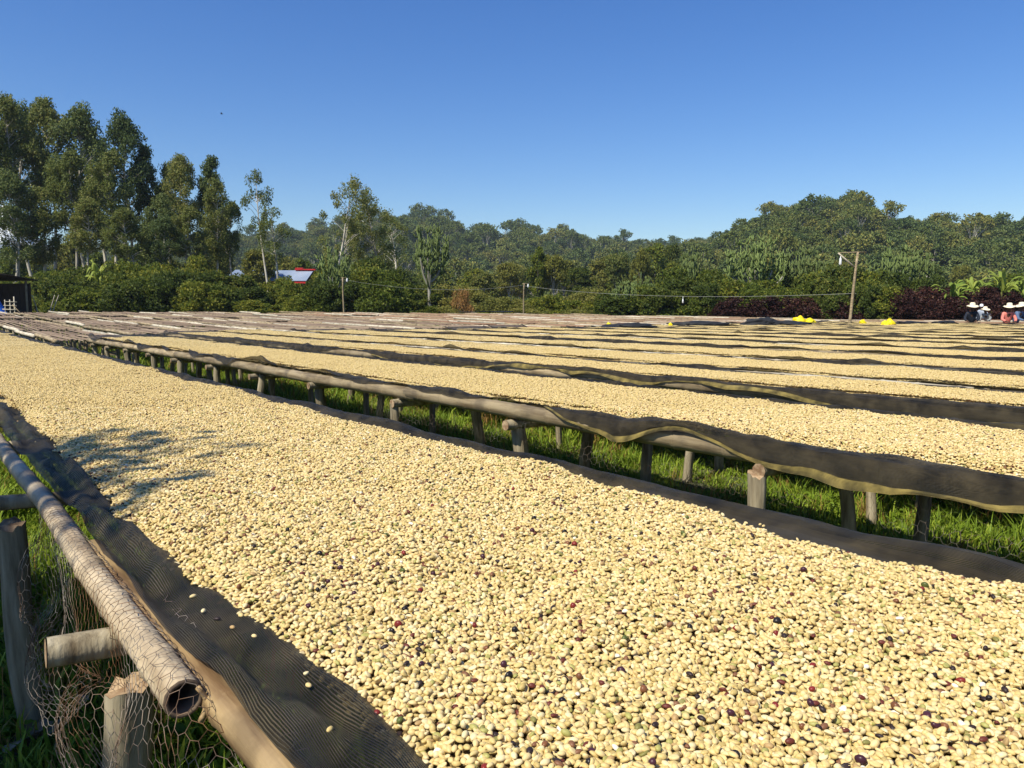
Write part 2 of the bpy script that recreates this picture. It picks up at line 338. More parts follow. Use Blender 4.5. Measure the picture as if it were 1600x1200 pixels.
# ------------------------------------------------------------------ drying tables
ZT = .835                                   # net level of the beds; eye is .56 above
def leg_mesh(seed, r0, h=.86, sides=18, rings=16):
    """rough split post: angular ridges that run along the grain, a few cracks, uneven cut top"""
    r = np.random.default_rng(seed); z = np.r_[-.12, np.linspace(0, h, rings)]; k = len(z); a = np.arange(sides)*2*PI/sides
    prof = 1+.07*np.cos(2*a+r.uniform(0, 6))+.05*np.cos(3*a+r.uniform(0, 6))+r.normal(0, .02, sides)
    for q in r.choice(sides, 3, replace=False): prof[q] -= .14
    tw = wav(seed, 4, .5, 3); bx, by = wav(seed+1, 3, .4, 1.6), wav(seed+2, 3, .4, 1.6)
    rad_ = r0*np.interp(z, [-.12, 0, h*.5, h], [1.15, 1.12, .98, 1.0])*(1+.035*tw(z))
    rr = rad_[:, None]*prof*(1+r.normal(0, .012, (k, sides)))
    V = np.stack([.010*(bx(z)-bx(0))[:, None]+rr*np.cos(a+.3*z[:, None]), .010*(by(z)-by(0))[:, None]+rr*np.sin(a+.3*z[:, None]), z[:, None]+0*rr], -1)
    V[-1, :, 2] += r.normal(0, .006, sides)+.010*np.cos(a+r.uniform(0, 6)); V[-1, :, :2] = V[-2, :, :2]
    mb = MB(); V = V.reshape(-1, 3); i = np.arange(k-1)[:, None]*sides; j = np.arange(sides)[None]; j2 = (j+1) % sides
    mb.add(V, np.stack([i+j, i+j2, i+sides+j2, i+sides+j], -1).reshape(-1, 4))
    top = V[-sides:]; mb.add(np.vstack([top.mean(0), top+[0, 0, .0005]]), T=[(0, 1+q, 1+(q+1) % sides) for q in range(sides)], m=1)
    return mb.mesh('leg', [M['post'], M['end_grain']])
LEGS = [leg_mesh(s, r0, .73) for s, r0 in ((1, .036), (2, .040), (3, .033), (4, .042), (5, .030))]
def bar_mesh(seed, length, r0):
    r = np.random.default_rng(seed); x = np.linspace(-.5, .5, 9)*length; k = 9
    P = np.stack([x, np.cumsum(r.normal(0, .004, k)), np.cumsum(r.normal(0, .004, k))], 1); P[:, 1:] -= P[:, 1:].mean(0)
    mb = MB(); rr = r0*r.uniform(.88, 1.1, k); rr[0] *= .92; rr[-1] *= .92
    mb.tube(P, rr, 9, cap=False, jit=.06, seed=seed)
    for e in (0, -1):
        s = -1 if e == 0 else 1; q = P[e]+np.array([.002*s, 0, 0]); a = np.arange(9)*2*PI/9
        V = np.vstack([[q], q+rr[e]*1.0*np.stack([0*a, np.cos(a), np.sin(a)], 1)])
        mb.add(V, T=[(0, 1+i, 1+(i+1) % 9) if s > 0 else (0, 1+(i+1) % 9, 1+i) for i in range(9)], m=1)
    return mb.mesh('crossbar', [M['post'], M['end_grain']])
BARS = {}
def bar(width, seed):
    k = (round(width, 1), seed % 3)
    if k not in BARS: BARS[k] = bar_mesh(seed, width+.12, .036)
    return BARS[k]
def bamboo_mesh(seed, length, r0, mat, hollow=False, sides=14):
    """pole along +Y from 0 to length, with swollen nodes"""
    r = np.random.default_rng(seed); ys = []; rr = []; y = r.uniform(.02, .2)
    nodes = []
    while y < length-.02: nodes.append(y); y += r.uniform(.24, .34)
    ys = [0]; rr = [1]
    for q in nodes:
        for d, k in ((-.022, 1.0), (-.008, 1.03), (-.002, 1.10), (.004, 1.03), (.010, 1.08), (.024, .985)):
            if 0 < q+d < length: ys.append(q+d); rr.append(k)
    ys.append(length); rr.append(1); ys = np.array(ys); o = np.argsort(ys); ys = ys[o]; rr = np.array(rr)[o]*np.linspace(1.03, .95, len(ys))*r0
    bx = wav(seed, 4, .15, .8); bz = wav(seed+50, 4, .15, .8)
    P = np.stack([.0035*bx(ys), ys, .0025*bz(ys)], 1); P[:, 0] -= P[0, 0]; P[:, 2] -= P[0, 2]
    mb = MB().tube(P, rr, sides, cap=not hollow, jit=.015, seed=seed)
    if hollow:
        a = np.arange(sides)*2*PI/sides
        def ring(y, k): return np.stack([P[0, 0]+r0*k*np.cos(a), 0*a+y, P[0, 2]+r0*k*np.sin(a)], 1)
        V = np.vstack([ring(0.0, 1.05), ring(-.003, .98), ring(-.002, .80), ring(.05, .76), ring(.30, .7)]); Q = []
        j = np.arange(sides); j2 = (j+1) % sides
        for k in range(4): Q += list(np.stack([k*sides+j, k*sides+j2, (k+1)*sides+j2, (k+1)*sides+j], 1))
        mb.add(V, Q, m=1); n0 = 4*sides
        mb.add(np.vstack([ring(.30, .72), [[0, .3, 0]], ring(length, 1.0)*[1, 1, 1]]), T=[(sides, i, (i+1) % sides) for i in range(sides)], m=1)
    return mb.mesh('bamboo', [mat, M['bamboo_in']])
POLES = {}
def pole_mesh(kind, r0, length=3.2, var=0):
    k = (kind, r0, length, var)
    if k not in POLES: POLES[k] = bamboo_mesh(hash(k[1:]) % 999+var*7+len(kind), length, r0, M[kind])
    return POLES[k]

def net_side(u, v_in, v_r, r, sgn, Lfun, seed, K=16, lift=.0, flutter=.012, fold=0):
    """cross profiles of a net from inside the bed (v_in) out over the rail at v_r; sgn -1 front, +1 back. returns (nu,K,3), uv"""
    us = np.asarray(u); zr = ZT-.012-r+.02            # rail axis
    R1 = r+.009
    a = np.linspace(R(30), R(200), 26)                 # over the rail
    arc = np.stack([v_r-sgn*R1*np.cos(a), zr+R1*np.sin(a)], 1)
    pre = np.array([[v_in, ZT], [v_in+(v_r-v_in)*.45, ZT-.012], [v_r-sgn*R1*1.35, ZT-.014]])
    hang = arc[-1]+np.array([[sgn*.002, -.03], [sgn*.004, -.10], [sgn*.0, -.2]])
    prof = np.vstack([pre, arc, hang]); s = np.concatenate([[0], np.cumsum(np.linalg.norm(np.diff(prof, axis=0), axis=1))])
    Ltop = s[3+11]                                     # arc length at rail top
    Lend = Ltop+Lfun(us); t = np.linspace(0, 1, K)[None]*Lend[:, None]
    X = np.interp(t, s, prof[:, 0]); Z = np.interp(t, s, prof[:, 1])
    w1 = wav2(seed, 12, .5, 5); w2 = wav2(seed+9, 10, .4, 3); edge = np.linspace(0, 1, K)[None]
    U = us[:, None]+0*t
    f = w1(U, t*4); g = w2(U, t*3)
    Z = Z+flutter*np.abs(f)*np.clip(edge*1.6, 0, 1)+lift*np.clip(wav(seed+3, 5, .25, 1.1)(us), 0, None)[:, None]*edge**3
    X = X+sgn*flutter*.6*np.abs(g)*edge
    nd = np.exp(-(((us+.13*np.sin(us*1.3)) % .30-.15)/.012)**2)[:, None]*np.sin(np.clip((edge-.2)/.7, 0, 1)*PI)   # the poles' nodes press through
    X = X+sgn*.005*nd; Z = Z+.005*nd
    if fold:
        ph = wav(seed+21, 4, .25, 1.2)(us)[:, None]; ph2 = wav(seed+22, 4, .3, 1.5)(us)[:, None]; win = np.sin(np.clip((edge-.25)/.75, 0, 1)*PI)**.7
        Z = Z+fold*win*(np.sin(t*62+ph*1.5)+.6*np.sin(t*105+ph2*2.2)+.5)*(.75+.35*ph2)
    return np.stack([X, U+.01*g*edge, Z], -1), np.stack([U, t*sgn], -1)

def smooth(a, b, x): t = np.clip((x-a)/(b-a), 0, 1); return t*t*(3-2*t)
POSTS = []
def bean_table(i, v0, v1, u0, u1, near, label, rail_kind, Lfront, legs=True, hem=None, wire=None):
    um = (u0+u1)/2
    root = thing('drying_table', (v0, um, 0), label, 'drying table', 'raised drying tables spread with beans')
    off = -np.array(root.location)
    w_ = v1-v0; rf = .030 if i == 0 else (.046 if i == 1 else .042); rb = .032
    # net
    du = .05 if near == 2 else (.12 if near == 1 else .3)
    us = np.arange(u0, u1+.01, du)
    A, ua = net_side(us, v0+.25, v0, rf, -1, Lfront, 100+i*7, K=22 if near == 2 else 14, lift=[.010, .028][i] if i < 2 else .014, flutter=.012 if near else .022, fold=.017 if i == 0 else (.004 if near else 0))
    B, ub = net_side(us, v1-.25, v1, rb, 1, lambda u: .045+.03*wav(300+i, 5, .3, 2)(u), 200+i*7, K=16 if near else 9, flutter=.01)
    G = np.concatenate([A[:, ::-1], B], 1); UV = np.concatenate([ua[:, ::-1], ub+[0, w_]], 1)
    # raised far end where the net is rolled up
    e = smooth(u1-.7, u1-.1, us)*(1+.4*wav(i, 3, .4, 2)(us)); G[..., 2] += (rise(us)+0*us)[:, None]+(.05*np.abs(e))[:, None]
    mb = MB().grid(G+off); net = obj('net', mb.mesh('net', M['net'], True, UV.reshape(-1, 2)), root)
    if hem:
        h0, h1 = hem; k = (us >= h0) & (us <= h1); uu = us[k]; E = A[k, -1].copy(); E[:, 2] += rise(uu)
        tw = wav(60+i, 5, .5, 2.2)(uu); wd = np.clip(.020+.010*tw, .005, .04)*(1-.65*smooth(2.2, 3.2, uu) if i == 1 else 1)
        P0 = E+[0.002, 0, .004]; P2 = E.copy(); P2[:, 2] -= wd; P2[:, 0] -= .012+.010*wav(70+i, 4, .6, 2)(uu); P1 = (P0+P2)/2; P1[:, 0] -= .006
        H = np.stack([P0, P1, P2], 1); HU = np.stack([np.stack([uu, 0*uu+q*.02], 1) for q in range(3)], 1)
        o = obj('hem', MB().grid(H+off).mesh('hem', M['hem'], True, HU.reshape(-1, 2)), net); o['label'] = 'olive yellow cloth hem hanging from the net edge'
    # rails of overlapping bamboo poles
    r = random.Random(40+i)
    def rail(name, v, rr, kinds, start, stop, zoff=0):
        u = start; k = 0
        while u < stop:
            Ln = 3.2; kd = kinds[min(k, len(kinds)-1)] if name == 'front_rail' else 'bamboo'
            a = rz(u); bz_ = rz(u+Ln)
            z = ZT-.012-rr+.02+zoff
            obj(name, pole_mesh(kd, rr, Ln, k % 3), root, (v+r.uniform(-.002, .002), u, z+a-.002), True, (math.atan2(bz_-a, Ln), 0, r.uniform(-.0015, .0015)))
            u += Ln-.12; k += 1
    if i > 0: rail('front_rail', v0, rf, rail_kind, u0, u1-1)
    rail('back_rail', v1, rb, ['bamboo'], u0, u1-1)
    # legs and crossbars
    if legs:
        u = u0+.4 if i != 1 else .40
        seq = []
        if i == 0: seq = [1.50, 2.84]; u = 4.2
        if i == 1: seq = [.40, 1.85, 3.57, 4.93, 6.40, 7.87]; u = 9.3
        while u < u1: seq.append(u); u += r.uniform(1.3, 1.55)
        for q in seq:
            kmax = 3 if near else 2
            for c in range(kmax):
                vv = [v0+.02, (v0+v1)/2+.05, v1-.04][c] if kmax == 3 else [v0+.02, v1-.04][c]
                if i == 0 and c == 0: vv = v0-.055
                uu = q+(r.uniform(-.12, .12) if c else 0)
                obj('leg', LEGS[r.randrange(5)], root, (vv+r.uniform(-.02, .02), uu, rz(uu)-.01), True, (r.uniform(-.07, .07), r.uniform(-.07, .07), r.uniform(0, 6)), (1, 1, 1.0))
            if i != 0:
                obj('crossbar', bar(w_, r.randrange(3)), root, ((v0+v1)/2-.01, q, rz(q)+ZT-.012-2*rf-.012), True, (r.uniform(0, 6), 0, r.uniform(-.05, .05)))
    return root

# front net length past the rail top, per table
def L0(u): return np.where(u < 1.9, -.060+.012*wav(5, 4, .6, 2)(u), -.050+.008*wav(6, 4, .6, 2)(u))-.0*u
def L1(u):
    a = wav(21, 5, .22, 1.2)(u)
    return smooth(3.7, 2.5, u)*.112+smooth(2.4, 3.8, u)*(.012+.042*a)+.012*wav(8, 4, .5, 2)(u)
def L2(u): return .07+.035*wav(22, 5, .15, .9)(u)
def Lg(seed, base): return lambda u: base+.05*wav(seed, 6, .12, 1.0)(u)
ORD = ['first', 'second', 'third', 'fourth', 'fifth', 'sixth', 'seventh', 'eighth', 'ninth', 'tenth', 'eleventh', 'twelfth', 'thirteenth', 'fourteenth', 'fifteenth', 'sixteenth', 'seventeenth']
TABS = []   # v0, v1, u0, u1
fronts = [.30, 2.82, 4.78, 6.02, 7.7]+[9.6+1.9*k for k in range(12)]
ends = [24, 16.8, 19.2, 20.3, 19.0, 18.4]+[17.8+.8*math.sin(k*2.1) for k in range(11)]
for i, v0 in enumerate(fronts):
    wd = [1.50, 1.28, 1.0, 1.3, 1.35][i] if i < 5 else 1.38
    u0 = [-1.2, -1.5, -1, -.8, -.5][i] if i < 5 else .18*v0-1.5
    near = 2 if i < 2 else (1 if i < 5 else 0)
    lab = ['long raised bed of pale beans whose split bamboo pole ends over the grass',
           'raised bean bed with black net and a long olive hem above sunlit grass'][i] if i < 2 else \
          '%s bean-covered drying bed counted from the bed with the long olive hem' % ORD[i-1]
    kinds = [['bamboo'], ['bamboo'], ['bamboo'], ['bamboo', 'bamboo_pale', 'bamboo_pale', 'bamboo_pale', 'bamboo'], ['bamboo', 'bamboo_pale']][i] if i < 5 else [['bamboo', 'bamboo_pale'], ['bamboo']][i % 2]
    Lf = [L0, L1, L2][i] if i < 3 else Lg(30+i, {3: -.06, 4: -.045}.get(i, [.0, .0, .05][i % 3]))
    hem = {1: (-1.5, 3.3), 2: (-1, 9)}.get(i)
    t = bean_table(i, v0, v0+wd, u0, ends[i], near, lab, kinds, Lf, hem=hem)
    TABS.append((i, v0, v0+wd, u0, ends[i], t))

# ---- the near table's own pole ends, stub crossbars, split post
T0 = TABS[0][5]; zr0 = ZT-.012-.030+.02
u = 1.19; k = 0
p = bamboo_mesh(901, 3.3, .029, M['bamboo_pole'], hollow=True); o = cut_pole = obj('front_rail', p, T0, (.300, 1.19, zr0-.004), True); o['label'] = 'pale bamboo pole with a hollow cut end'
for q in range(6): obj('front_rail', pole_mesh('bamboo', .030, 3.2, q % 3), T0, (.295, 4.4+q*3.08, zr0+rz(4.4+q*3.08)), True, (math.atan2(rz(7.6+q*3.08)-rz(4.4+q*3.08), 3.2), 0, 0))
p2 = bamboo_mesh(902, 3.4, .030, M['bamboo_tan']); o = obj('front_rail', p2, T0, (.372, -1.25, zr0-.020), True, (0, 0, .006)); o['label'] = 'tan bark-covered pole under the net edge'
def stub(u, v_a, v_b, r0, z, seed):
    b_ = bar_mesh(seed, v_b-v_a, r0); return obj('crossbar', b_, T0, ((v_a+v_b)/2, u, z), True, (0, R(2), R(-3)))
stub(1.53, .165, 1.85, .027, zr0-.062, 61); stub(2.86, .12, 1.85, .026, zr0-.060, 62)
for q in range(12): obj('crossbar', bar(1.5, q), T0, (1.0, 4.2+q*1.45, zr0-.064+rz(4.2+q*1.45)), True)
# loose cane tie hanging out of the cut end
a = np.linspace(0, 1, 9); obj('tie', MB().tube(np.stack([.018+.012*np.sin(a*3), -.01+.0*a, .016-.055*a], 1), .0045, 6).mesh('tie', M['bamboo_tan']), cut_pole)

# ---- hexagonal wire netting
def hex_wire(root, surf, u0, u1, s0, s1, cell, rad_, name='wire_netting'):
    """surf(u,s)->xyz (vectorised); hexagons with their twisted sides across"""
    a = cell/math.sqrt(3); pts = {}; E = set(); V = []
    def vid(x, y):
        k = (round(x/a*6), round(y/a*6))
        if k not in pts: pts[k] = len(V); V.append((x, y))
        return pts[k]
    nx = int((u1-u0)/(1.5*a))+1; ny = int((s1-s0)/cell)+1
    for ix in range(nx):
        for iy in range(ny):
            cx = u0+ix*1.5*a; cy = s0+iy*cell+(ix % 2)*cell/2
            c = [vid(cx+a*math.cos(q*PI/3), cy+a*math.sin(q*PI/3)) for q in range(6)]
            for q in range(6): E.add(tuple(sorted((c[q], c[(q+1) % 6]))))
    V = np.array(V); r_ = np.random.default_rng(5); V = V+r_.normal(0, cell*.07, V.shape)
    P = surf(V[:, 0], V[:, 1]); E = np.array(sorted(E)); A, B = P[E[:, 0]], P[E[:, 1]]
    d = B-A; d /= np.linalg.norm(d, axis=1)[:, None]+1e-9; x = np.cross(d, [.31, .2, .93]); x /= np.linalg.norm(x, axis=1)[:, None]; y = np.cross(d, x)
    ring = [x*rad_*math.cos(q*2*PI/3)+y*rad_*math.sin(q*2*PI/3) for q in range(3)]
    W = np.stack([A+ring[0], A+ring[1], A+ring[2], B+ring[0], B+ring[1], B+ring[2]], 1).reshape(-1, 3); n = np.arange(len(E))[:, None]*6
    Q = np.concatenate([n+[0, 1, 4, 3], n+[1, 2, 5, 4], n+[2, 0, 3, 5]])
    return obj(name, fast_mesh(name, W, Q, M['wire'], True), root, (0, 0, 0), True)
wn = wav2(77, 10, .8, 4)
def surf0(u, s):
    # s: 0 on the pole's inner side, over the top, then down the aisle side
    zr = zr0-.004; R1 = .0345; a = np.clip(R(20)+s/R1, 0, R(185)); sl = np.clip(s-R1*R(165), 0, None)
    x = .300+R1*np.cos(a); z = zr+R1*np.sin(a)-sl*.95
    bl = np.clip(sl/.15, 0, 1)
    x = x-.035*bl*np.sin(sl*5)+.022*bl*wn(u*1.6, s*2.2)-.03*sl; z = z+.03*bl*wn(u*1.3+5, s*1.7)
    gone = smooth(1.22, 1.0, u)                       # past the cut end it slumps lower
    z = z-.06*gone*(1-bl*.5); return np.stack([x, u, z], 1)
hex_wire(T0, surf0, .72, 2.5, .0, .50, .027, .0006)
def surf0b(u, s):
    zr = zr0-.020; R1 = .034; a = R(35)+s/R1; return np.stack([.372+R1*np.cos(a)+.006*(u+1.25), u, zr+R1*np.sin(a)], 1)
hex_wire(T0, surf0b, .35, 1.7, .05, .10, .027, .0006)
T1 = TABS[1][5]
def surf1(u, s):
    return np.stack([2.82+.02+.03*wn(u, s*2), u, ZT-.10-s+.02*wn(u*.7, s)], 1)
hex_wire(T1, surf1, .5, 5.5, .0, .13, .034, .0004)
def surf2(u, s): return np.stack([4.78+.02+.03*wn(u, s*2), u, ZT-.09-s+.02*wn(u*.7, s)], 1)
hex_wire(TABS[2][5], surf2, .5, 6, .0, .16, .045, .0005)

# ------------------------------------------------------------------ beans
def bean_mesh(seed, sub=2, L_=.0128, W_=.0084, H_=.0058, crease=True):
    import bmesh
    bm = bmesh.new(); bmesh.ops.create_icosphere(bm, subdivisions=sub, radius=1); r = random.Random(seed)
    k = r.uniform(.94, 1.08)
    for q in bm.verts:
        x, y, z = q.co
        z2 = z if z > 0 else z*.42
        if crease and z < 0: z2 += .28*math.exp(-(y/.22)**2)*(-z)**.5*(1-abs(x)**3)
        q.co = (x*L_/2*k*(1-.05*y), y*W_/2*(1-.10*x*x), z2*H_*.72)
    me = bpy.data.meshes.new('bean'); bm.to_mesh(me); bm.free(); me.polygons.foreach_set('use_smooth', [True]*len(me.polygons)); return me
B_ONE = [bean_mesh(s) for s in range(3)]+[bean_mesh(9, L_=.0105, W_=.0080, H_=.0075, crease=False)]
for me in B_ONE: me.materials.append(M['bean'])
C_ONE = protos('bean', B_ONE)
def bean_rot(n, r):
    tilt = np.abs(r.normal(0, .55, n)); flip = (r.uniform(size=n) < .30)*PI; ax = r.uniform(0, 2*PI, n)
    return np.stack([flip+tilt*np.cos(ax), tilt*np.sin(ax), r.uniform(0, 2*PI, n)], 1)
def rotm(e):
    cx, sx = np.cos(e[:, 0]), np.sin(e[:, 0]); cy, sy = np.cos(e[:, 1]), np.sin(e[:, 1]); cz, sz = np.cos(e[:, 2]), np.sin(e[:, 2])
    return np.stack([np.stack([cy*cz, sx*sy*cz-cx*sz, cx*sy*cz+sx*sz], -1), np.stack([cy*sz, sx*sy*sz+cx*cz, cx*sy*sz-sx*cz], -1), np.stack([-sy, sx*cy, cx*cy], -1)], -2)
def jitter_grid(x0, x1, y0, y1, sp, r):
    X, Y = np.meshgrid(np.arange(x0+sp/2, x1, sp), np.arange(y0+sp/2, y1, sp*.93), indexing='ij')
    X = X+(np.arange(Y.shape[1]) % 2)*sp*.5
    return X.ravel()+r.uniform(-.42, .42, X.size)*sp, Y.ravel()+r.uniform(-.42, .42, X.size)*sp
def patch_mesh(seed, size, sp=.0086, sub=1):
    r = np.random.default_rng(seed); base = bean_mesh(seed, sub); n = len(base.vertices); V0 = np.empty(n*3, np.float32); base.vertices.foreach_get('co', V0); V0 = V0.reshape(-1, 3)
    F0 = np.array([p_.vertices[:] for p_ in base.polygons])
    if True:
        xs, ys = [], []; a, b_ = jitter_grid(-size/2, size/2, -size/2, size/2, sp, r); xs.append(a); ys.append(b_); z = r.uniform(-.0035, .0035, len(a))
        m_ = len(a)//3; a2 = r.uniform(-size/2, size/2, m_); b2 = r.uniform(-size/2, size/2, m_); x = np.concatenate([a, a2]); y = np.concatenate([b_, b2]); z = np.concatenate([z, r.uniform(.002, .007, m_)])
    Rm = rotm(bean_rot(len(x), r)); V = np.einsum('nij,kj->nki', Rm, V0*r.uniform(.9, 1.1)); V += np.stack([x, y, z], 1)[:, None]
    F = (F0[None]+(np.arange(len(x))*n)[:, None, None]).reshape(-1, 3)
    return fast_mesh('bean_patch', V.reshape(-1, 3), F, M['bean_patch'], True)
PS, PB = .05, .16
C_SM = protos('patchsmall', [patch_mesh(s, PS) for s in range(20, 26)])
C_BG = protos('patchbig', [patch_mesh(s, PB) for s in range(30, 35)])
BEANS = {}
def bean_layer(i, v0, v1, u0, u1):
    r = np.random.default_rng(500+i)
    eL, eR = wav(510+i, 9, .25, 6), wav(530+i, 9, .25, 6)
    if i == 0: vl = lambda u: .455+.020*eL(u)+.018*np.sin(u*1.7+.8); vr = lambda u: 1.715+.026*eR(u)
    else: vl = lambda u: v0+.085+.014*eL(u); vr = lambda u: v1-.12+.022*eR(u)
    ue = u1-.75; hz = wav2(550+i, 22, .35, 9)
    if i == 0: ue = u1
    endw = wav(570+i, 5, 1, 5)
    def height(v, u):
        a = v-vl(u); b_ = vr(u)-v; c = (ue-u+.12*endw(v))
        e = np.minimum(np.minimum(a, b_), c)
        return smooth(-.005, .07, e)*.022+.0055*hz(v, u)*smooth(0, .10, e), e
    GX, GU = np.meshgrid(np.linspace(v0+.05, v1-.05, 46), np.arange(u0+.1, u1, .06), indexing='ij'); H, e = height(GX, GU)
    G = np.stack([GX, GU, ZT+.001+H-.006*(e > 0)-.02*(e <= .0)+rise(GU)], -1)
    a, b_ = G.shape[:2]; ii = np.arange(a-1)[:, None]*b_; jj = np.arange(b_-1)[None]; F = np.stack([ii+jj, ii+b_+jj, ii+b_+jj+1, ii+jj+1], -1).reshape(-1, 4)
    keep = (e.ravel()[F].min(1) > -.012); F = F[keep]
    lab = ['pale parchment coffee beans spread along the bed with the cut bamboo pole', 'pale parchment coffee beans spread on the bed with the long olive hem'][i] if i < 2 else 'pale parchment beans on the %s bed counted from the olive-hemmed one' % ORD[i-1]
    def depth(v, u): return v*math.sin(YAW)+u*math.cos(YAW)
    NEAR, MID = 4.2, 11.
    made = []
    # single beans
    if i < 2:
        x, y = jitter_grid(v0+.3 if 0 else v0+.05, v1, max(u0, .15), 5.2, .0086, r); x2 = r.uniform(v0+.05, v1, len(x)//3); y2 = r.uniform(max(u0, .15), 5.2, len(x)//3)
        top = np.r_[np.zeros(len(x)), np.ones(len(x2))]; x = np.r_[x, x2]; y = np.r_[y, y2]
        h, e = height(x, y); d = depth(x, y); k = (e > r.uniform(-.006, .006, len(e))-.004*r.exponential(1, len(e))) & (d < NEAR) & (d > .35)
        x, y, h, top = x[k], y[k], h[k], top[k]; n = len(x)
        P = np.stack([x, y, ZT+.004+h+r.uniform(-.0035, .003, n)+top*r.uniform(.001, .006, n)], 1)
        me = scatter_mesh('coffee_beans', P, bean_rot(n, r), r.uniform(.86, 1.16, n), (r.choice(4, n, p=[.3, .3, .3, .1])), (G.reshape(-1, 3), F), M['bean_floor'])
        o = tag(obj('coffee_beans', me), lab, 'coffee beans', 'bean spreads', 'stuff'); scatter(o, C_ONE); made.append(o)
    else:
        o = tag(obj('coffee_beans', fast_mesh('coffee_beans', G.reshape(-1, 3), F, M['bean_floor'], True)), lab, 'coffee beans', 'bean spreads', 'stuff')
    BEANS[i] = height
    # patches: small ones to the middle distance, larger beyond; child parts of the spread
    for C, S, lo, hi in ((C_SM, PS, NEAR if i < 2 else 0, MID), (C_BG, PB, MID, 1e9)):
        X, U = np.meshgrid(np.arange(v0, v1, S), np.arange(u0, u1, S), indexing='ij'); x = X.ravel(); y = U.ravel(); h, e = height(x, y); d = depth(x, y)
        k = (e > (.004 if S == PS else .03)) & (d >= lo-.03) & (d < hi) & (y > .30*x-1.6-.3)
        x, y, h = x[k], y[k], h[k]; n = len(x)
        if not n: continue
        P = np.stack([x, y, ZT+.004+h+rise(y)], 1)
        slope = (height(x, y+.03)[0]-height(x, y-.03)[0])/.06; sv = (height(x+.03, y)[0]-height(x-.03, y)[0])/.06
        rot = np.stack([0*x, 0*x, r.integers(0, 4, n)*PI/2], 1)
        me = scatter_mesh('bean_mass', P, rot, np.full(n, 1.04), r.integers(0, len(C.objects), n)); c = obj('bean_mass', me, o); c['kind'] = 'stuff'; scatter(c, C)
for (i, v0, v1, u0, u1, t) in TABS: bean_layer(i, v0, v1, u0, u1)

# single beans and cherries that show largest, each an object of its own
hb = BEANS[0]; r = np.random.default_rng(91)
def lay(name, me, v, u, z, rot, s, label, cat, group): return tag(obj(name, me, loc=(v, u, z), rot=rot, scale=(s, s, s)), label, cat, group)
n = 0
while n < 150:
    D = r.uniform(.86, 1.15); px = r.uniform(640, 1590); v, u = ground_pos(px, D); h, e = hb(np.array([v]), np.array([u]))
    if e[0] < .02: continue
    rot = bean_rot(1, r)[0]; lay('coffee_bean', B_ONE[r.integers(0, 3)], v, u, ZT+.010+h[0], rot, r.uniform(.95, 1.15), 'large pale parchment bean on top at the near end of the bean bed', 'coffee bean', 'beans on top at the near end'); n += 1
CH = [bean_mesh(70, 2, .0135, .0105, .0110, False), bean_mesh(71, 2, .0120, .0098, .0100, False)]
names = ['dark red', 'purple', 'black', 'green', 'brown']
CHM = {}
n = 0
while n < 110:
    D = .85+2.0*r.uniform()**1.6; px = r.uniform(300, 1590); v, u = ground_pos(px, D); h, e = hb(np.array([v]), np.array([u]))
    if e[0] < .015: continue
    c = int(r.choice(5, p=[.28, .24, .2, .12, .16])); k = (c, int(r.integers(0, 2)))
    if k not in CHM: CHM[k] = CH[k[1]].copy(); CHM[k].materials.append(M['cherry'][c])
    lay('coffee_cherry', CHM[k], v, u, ZT+.0095+h[0], bean_rot(1, r)[0], r.uniform(.8, 1.1), '%s dried coffee cherry lying among the pale beans' % names[c], 'coffee cherry', '%s cherries among the beans' % names[c]); n += 1
loose = [(258, 880), (247, 848), (210, 750), (318, 958), (345, 945), (302, 935), (238, 842), (115, 748), (142, 785)]
def bed_hit(px, py, h):
    dx = px-800; dy = py-600; F_ = FPX*math.cos(PITCH)-dy*math.sin(PITCH); d = dy*math.cos(PITCH)+FPX*math.sin(PITCH); t_ = h/d
    X, Y = dx*t_, F_*t_; return Y*math.sin(YAW)+X*math.cos(YAW), Y*math.cos(YAW)-X*math.sin(YAW)
for (px, py) in loose:
    v, u = bed_hit(px, py, EYE-ZT); v = max(v, .40); lay('coffee_bean', B_ONE[r.integers(0, 3)], v, u, ZT+.004, (0, 0, r.uniform(0, 6)), 1.1, 'stray pale bean lying loose on the bare black net', 'coffee bean', 'stray beans on the bare net')
for q in range(34):
    u = r.uniform(.6, 5); side = r.uniform() < .5; v = (1.70+r.uniform(.0, .05)) if side else .455-r.uniform(.01, .05)
    lay('coffee_bean', B_ONE[r.integers(0, 3)], v, u, ZT+.004-(.004 if side else 0), (0, 0, r.uniform(0, 6)), 1.0, 'stray pale bean lying loose on the bare black net', 'coffee bean', 'stray beans on the bare net')

# ------------------------------------------------------------------ empty cane beds of the far block
def mat_cane(name, stops):
    m, n, b, L = new_mat(name); g = n.nodes.new('ShaderNodeNewGeometry'); v = coords(n, L, 'Object', (3, .35, 3)); t = noise(n, L, 4, 5, v)
    ad = n.nodes.new('ShaderNodeMath'); ad.operation = 'MULTIPLY_ADD'; L(g.outputs['Random Per Island'], ad.inputs[0]); ad.inputs[1].default_value = .6
    ml = n.nodes.new('ShaderNodeMath'); ml.operation = 'MULTIPLY'; L(t.outputs[0], ml.inputs[0]); ml.inputs[1].default_value = .4; L(ml.outputs[0], ad.inputs[2])
    r = ramp(n, stops); L(ad.outputs[0], r.inputs[0]); L(r.outputs[0], b.inputs['Base Color']); b.inputs['Roughness'].default_value = .85; return m
M['cane_pink'] = mat_cane('cane_grey_brown', [(0, (.07, .045, .025)), (.4, (.18, .12, .075)), (.75, (.27, .19, .12)), (1, (.46, .38, .27))])
M['cane_brown'] = mat_cane('cane_orange_brown', [(0, (.10, .055, .03)), (.5, (.25, .14, .075)), (1, (.40, .26, .15))])
HEDGE = [(48, -8), (47.5, 4), (46.5, 10), (43, 22), (39, 31), (28, 38), (14, 43), (0, 47), (-10, 49)]   # (u, v) field boundary
